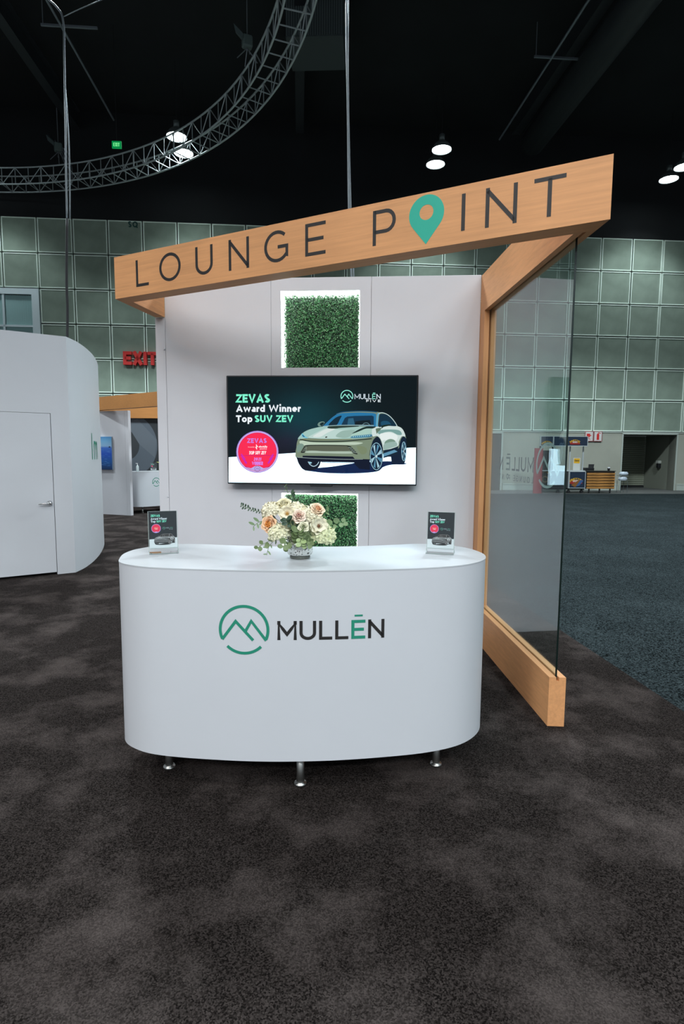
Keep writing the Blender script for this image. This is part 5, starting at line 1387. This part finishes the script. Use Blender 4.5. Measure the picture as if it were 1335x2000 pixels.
# wrapped trays on a stand by the niche
stn = empty('tray_stand', Vector((10.47, 21.3, 0)), KA, 'thin metal stand with two white wrapped trays beside the shutter niche', 'stand')
s_ = MB()
for x in (-.13, .13):
    for y in (0, .25): s_.tube([(x, y, 0.005), (x, y, .46)], .008, 6)
s_.build('frame', plain('grey_wire', (.12, .15, .16), .4, metal=.5), stn)
for z_, dx_, tl_ in ((.46, -.01, 0.0), (.66, .02, .1)):
    t_ = MB().lathe([(0, 0), (.17, 0), (.20, .04), (.20, .08), (.15, .15), (0, .16)], n=10).build('wrapped_tray', plain('white_plastic_wrap', (.50, .58, .66), .35), stn); t_.location = (dx_, .1, z_); t_.scale = (.85, .6, .95 if z_ < .5 else .8)
MB().box(-.15, .15, 0, .25, .625, .64).build('shelf', plain('grey_shelf', (.14, .17, .18), .4), stn)
wbx = empty('wall_dispenser', (6.1628 + (N1 - .02) * math.cos(FY) - 1.0 * math.sin(FY), 22.4109 + (N1 - .02) * math.sin(FY) + 1.0 * math.cos(FY), .96), FY, 'small grey and black box on the side wall of the shutter niche', 'wall box')
MB().bbox(-.12, 0.015, -.09, .09, .10, .22, .01).build('lid', plain('pale_box', (.4, .42, .38), .5), wbx)
MB().bbox(-.10, 0.015, -.08, .08, -.08, .10, .01).build('body', M['black_plastic'], wbx)

# ================================================================ OVERHEAD
# ring truss
TC = (-11.54, 9.518); TR, TWd, TZ_, THt = 11.30, 0.602, 10.28, 0.52
truss = empty('ring_truss', (TC[0], TC[1], TZ_), 0, 'large dull aluminium ring truss hanging overhead at the left', 'truss')
A0, A1 = math.radians(-6), math.radians(114)
def tp(a, r_, z_): return (math.cos(a) * r_, math.sin(a) * r_, z_)
for r_, z_ in ((TR, 0), (TR - TWd, 0), (TR, THt), (TR - TWd, THt)):
    MB().tube([tp(A0 + (A1 - A0) * i / 90, r_, z_) for i in range(91)], 0.026, 7).build('chord', M['truss'], truss, smooth=True)
unit = MB().tube([(0, 0, 0), (0, 0, 1)], 1.0, 6)
su = None; nst = 0
def strut(a, b, r_):
    global su
    a, b = Vector(a), Vector(b); d = b - a
    if su is None: su = o_ = unit.build('strut', M['truss'], truss)
    else: o_ = su.copy(); COL.objects.link(o_); o_.parent = truss
    o_.rotation_mode = 'QUATERNION'; o_.rotation_quaternion = Vector((0, 0, 1)).rotation_difference(d.normalized())
    o_.location = a; o_.scale = (r_, r_, d.length)
NB = 49
for i in range(NB):
    a = A0 + (A1 - A0) * i / NB; b = A0 + (A1 - A0) * (i + 1) / NB
    ri, ro = TR - TWd, TR
    heavy = i % 4 == 0
    strut(tp(a, ri, 0), tp(a, ri, THt), .022 if heavy else .013)
    strut(tp(a, ro, 0), tp(a, ro, THt), .013)
    strut(tp(a, ri, 0), tp(a, ro, 0), .016)
    if i % 2: strut(tp(a, ri, 0), tp(b, ri, THt), .013)
    else: strut(tp(a, ri, THt), tp(b, ri, 0), .013)
    if i % 2 == 0: strut(tp(a, ro, THt), tp(b, ro, 0), .013)
    else: strut(tp(a, ro, 0), tp(b, ro, THt), .013)
# rigging hoists
def hoist(x, y, z, label):
    e_ = empty('chain_hoist', (x, y, z), .4, label, 'hoist')
    MB().bbox(-.12, .12, -.1, .1, .18, .45, .03).build('motor', plain('dull_green_motor', (.10, .14, .13), .5), e_)
    MB().add([(-.12, -.1, .42), (-.34, -.05, .62), (-.30, .08, .70), (-.05, .1, .50), (-.12, -.1, .30), (-.30, -.05, .45), (-.26, .08, .5), (-.05, .1, .34)], [(0, 1, 2, 3), (4, 5, 6, 7), (0, 1, 5, 4), (1, 2, 6, 5), (2, 3, 7, 6), (3, 0, 4, 7)]).build('chain_bag', plain('dark_canvas', (.07, .10, .10), .8), e_)
    MB().tube([(0, 0, .45), (0, 0, 12.9 - z)], .012, 6).build('chain', M['cable_grey'], e_)
    s2 = MB()
    for dx_, dy_ in ((.25, 0), (-.25, 0), (0, .25), (0, -.25)): s2.tube([(0, 0, .18), (dx_, dy_, -.1)], .012, 5)
    s2.build('sling', M['cable_grey'], e_)
def onring(px, r_):   # a point of the ring straight above the given picture column
    best = None
    for i in range(400):
        a = A0 + (A1 - A0) * i / 400; x, y = TC[0] + math.cos(a) * r_, TC[1] + math.sin(a) * r_
        if y < 2: continue
        u = 667.5 + F_PX * x / (y * _c - (TZ_ - CAM_H) * _s)
        if best is None or abs(u - px) < best[0]: best = (abs(u - px), x, y)
    return best[1:]
hx1 = onring(478, TR - TWd); hoist(hx1[0], hx1[1], TZ_ + .75, 'chain hoist clamped on the rising right part of the ring truss')
hx2 = onring(112, TR - TWd); hoist(hx2[0], hx2[1], TZ_ + .75, 'chain hoist above the flat left part of the ring truss, with cable bundle')
e_ = empty('cable_loom', (hx2[0], hx2[1], TZ_), 0, 'bundle of pale cables draped over the truss at the left', 'cables')
for k in range(5):
    MB().tube(bez([(-.1 + .05 * k, 0, 1.3 - .06 * k), (.05 + .06 * k, 0, .95), (.22 + .05 * k, 0, .45), (.25 + .05 * k, -.05, .0), (.15 + .05 * k, 0, -.1)], 5, False), .014, 5).build('cable', M['cable_grey'], e_, smooth=True)
# drop cables
def cable(name, label, pieces):
    e_ = empty(name, pieces[0][0][0], 0, label, 'cable'); L0 = Vector(pieces[0][0][0])
    for pts, r_, m_, nm in pieces:
        MB().tube([Vector(p) - L0 for p in bez(pts, 5, False)], r_, 7).build(nm, m_, e_, smooth=True)
cable('drop_cable', 'tall cable dropping from the roof into the white pavilion', [
    ([(-3.77, 8.0, 2.70), (-3.735, 8.0, 3.3), (-3.73, 8.0, 3.7), (-3.69, 8.0, 4.5)], .017, M['cable_black'], 'lower_cable'),
    ([(-3.69, 8.0, 4.5), (-3.675, 8.0, 5.2), (-3.66, 8.0, 5.7), (-3.64, 8.0, 6.5), (-3.635, 8.0, 6.9), (-3.70, 8.0, 7.08), (-4.0, 8.0, 7.32), (-5.6, 8.3, 8.6), (-7.5, 9, 10.3)], .013, M['cable_grey'], 'upper_cable'),
    ([(-3.66, 8.02, 4.5), (-3.635, 8.02, 5.4), (-3.655, 8.02, 6.2)], .009, M['cable_grey'], 'second_cable'),
    ([(-3.635, 8.0, 6.98), (-3.2, 8.0, 7.16), (-1.8, 8.6, 8.2), (.5, 10, 10.2)], .006, M['cable_grey'], 'guy_line')])
def atY(px, py, Y):
    d = _f * F_PX + _r2 * (px - 667.5) - _u2 * (py - 1000); t = Y / d.y; return (d.x * t, Y, CAM_H + d.z * t)
cable('drop_cable', 'pair of grey cables dropping behind the middle of the back wall', [
    ([(.10, 6.2, 0.012), (.10, 6.2, 1.8), (.09, 6.2, 3.0), atY(681, 420, 6.2), atY(678.5, 200, 6.2), atY(676, 0, 6.2), (-.02, 6.2, 9.5), (-.1, 6.2, 13.0)], .010, M['cable_grey'], 'cable'),
    ([(.12, 6.22, 0.012), (.12, 6.22, 1.8), (.115, 6.22, 3.0), atY(685, 420, 6.22), atY(680, 200, 6.22), atY(679.5, 0, 6.22), (.02, 6.22, 9.5), (-.05, 6.22, 13.0)], .008, M['cable_grey'], 'cable')])
# louvred air box
ab = empty('air_diffuser_box', (-0.66, 15.6, 11.85), -.05, 'dark louvred air box hanging behind the ring truss', 'air vent')
MB().box(-.85, .6, 0, 1.3, 0, 1.1).build('casing', plain('dark_grey_casing', (.045, .06, .062), .7), ab)
lv = None
for k in range(24):
    x = -.82 + k * .06
    if lv is None: lv = MB().box(-.01, .01, -.02, 0, .03, 1.07).build('louvre', plain('grey_louvre', (.10, .13, .13), .6), ab); lv.location = (x, 0, 0)
    else: part_copy(lv, ab, (x, 0, 0))
rd = MB()
for x in (-.7, .5): rd.tube([(x, .6, 1.1), (x, .6, 1.35)], .012, 6)
rd.build('hanger', M['matt_black'], ab)

# high bay lamps: visible pairs over the far aisle and the rows nearer and behind the viewer that light the booth
m_shell = plain('lamp_reflector_shell', (.16, .19, .19), .4, metal=.4)
m_lens = plain('lamp_glow', (1, 1, 1), .5, emit=(.86, .98, 1.0), estr=14.0)
lamp = empty('high_bay_lamp', (0, 0, 0))
MB().lathe([(.31, 0), (.30, .06), (.22, .18), (.12, .26), (.07, .28), (0, .28)], n=24).build('reflector', m_shell, lamp, smooth=True)
MB().lathe([(0, .015), (.292, .012), (.296, .02), (0, .03)], n=24).build('lens', m_lens, lamp, smooth=True)
MB().lathe([(0, .28), (.09, .28), (.09, .46), (0, .46)], n=14).build('ballast', m_shell, lamp, smooth=True)
MB().tube([(0, 0, .46), (0, 0, 2.185)], .01, 6).build('rod', M['matt_black'], lamp)
def spot(parent, power, colr, cone):
    ld = bpy.data.lights.new('lamp_light', 'SPOT'); ld.energy = power; ld.color = colr; ld.spot_size = math.radians(cone); ld.spot_blend = .18; ld.shadow_soft_size = .40
    lo_ = bpy.data.objects.new('lamp_light', ld); COL.objects.link(lo_); lo_.parent = parent; lo_.location = (0, 0, -.03)
LAMPS = []
kz = (11.0 - CAM_H) / (10.0 - CAM_H)
for x, y, lb in ((-4.61, 16.71, 'upper lamp of the bright pair beside the ring truss'), (-4.66, 17.58, 'lower lamp of the bright pair beside the ring truss'),
                 (2.76, 17.28, 'upper lamp of the bright pair above the pin icon'), (2.72, 18.12, 'lower lamp of the bright pair above the pin icon'),
                 (10.16, 18.95, 'lower lamp of the pair at the right edge'), (10.18, 18.17, 'upper lamp of the pair at the right edge'),
                 (-10.9, 17.0, 'lamp over the far aisle, left of the frame')):
    LAMPS.append((x * kz, y * kz, 0.33, LAMP_COL, lb, 100))
ROWN = ('in the first row', 'in the second row', 'in the third row'); COLN = ('far left', 'left', 'right', 'far right')
for r_, (yy, pw, cols) in enumerate(((11.4, 2.9, (-11.6, -4.6, 3.2, 10.2)), (-3.2, .36, (-11.6, -7.7, -3.8, .1, 4.0, 7.9, 11.8)), (-8.0, .50, (-9.6, -5.7, -1.8, 2.1, 6.0, 9.9)), (-13.5, 1.05, (-11.6, -7.7, -3.8, .1, 4.0, 7.9, 11.8)))):
    for xx in cols:  # rows behind the viewer hold extra unseen lamps, added to soften the booth's shadows
        LAMPS.append((xx, yy + .07 * xx, pw, WARM_COL if (r_ > 0 and -8 < xx < -3) else LAMP_COL,
                      'ceiling lamp just above the frame, over the aisle behind the booth' if r_ == 0 else 'ceiling lamp outside the picture, over or behind the viewer', 140 if r_ else 126))
for i, (x, y, pw, colr, lb, cone) in enumerate(LAMPS):
    l_ = lamp if i == 0 else copy_tree(lamp)
    l_.location = (x, y, 11.0); tag(l_, lb, 'lamp', 'high bay lamps'); l_.rotation_euler = (0, 0, .3 * i)
    LAMPS[i] = (l_, pw, colr, cone)
for l_, pw, colr, cone in LAMPS: spot(l_, LAMP_W * pw, colr, cone)
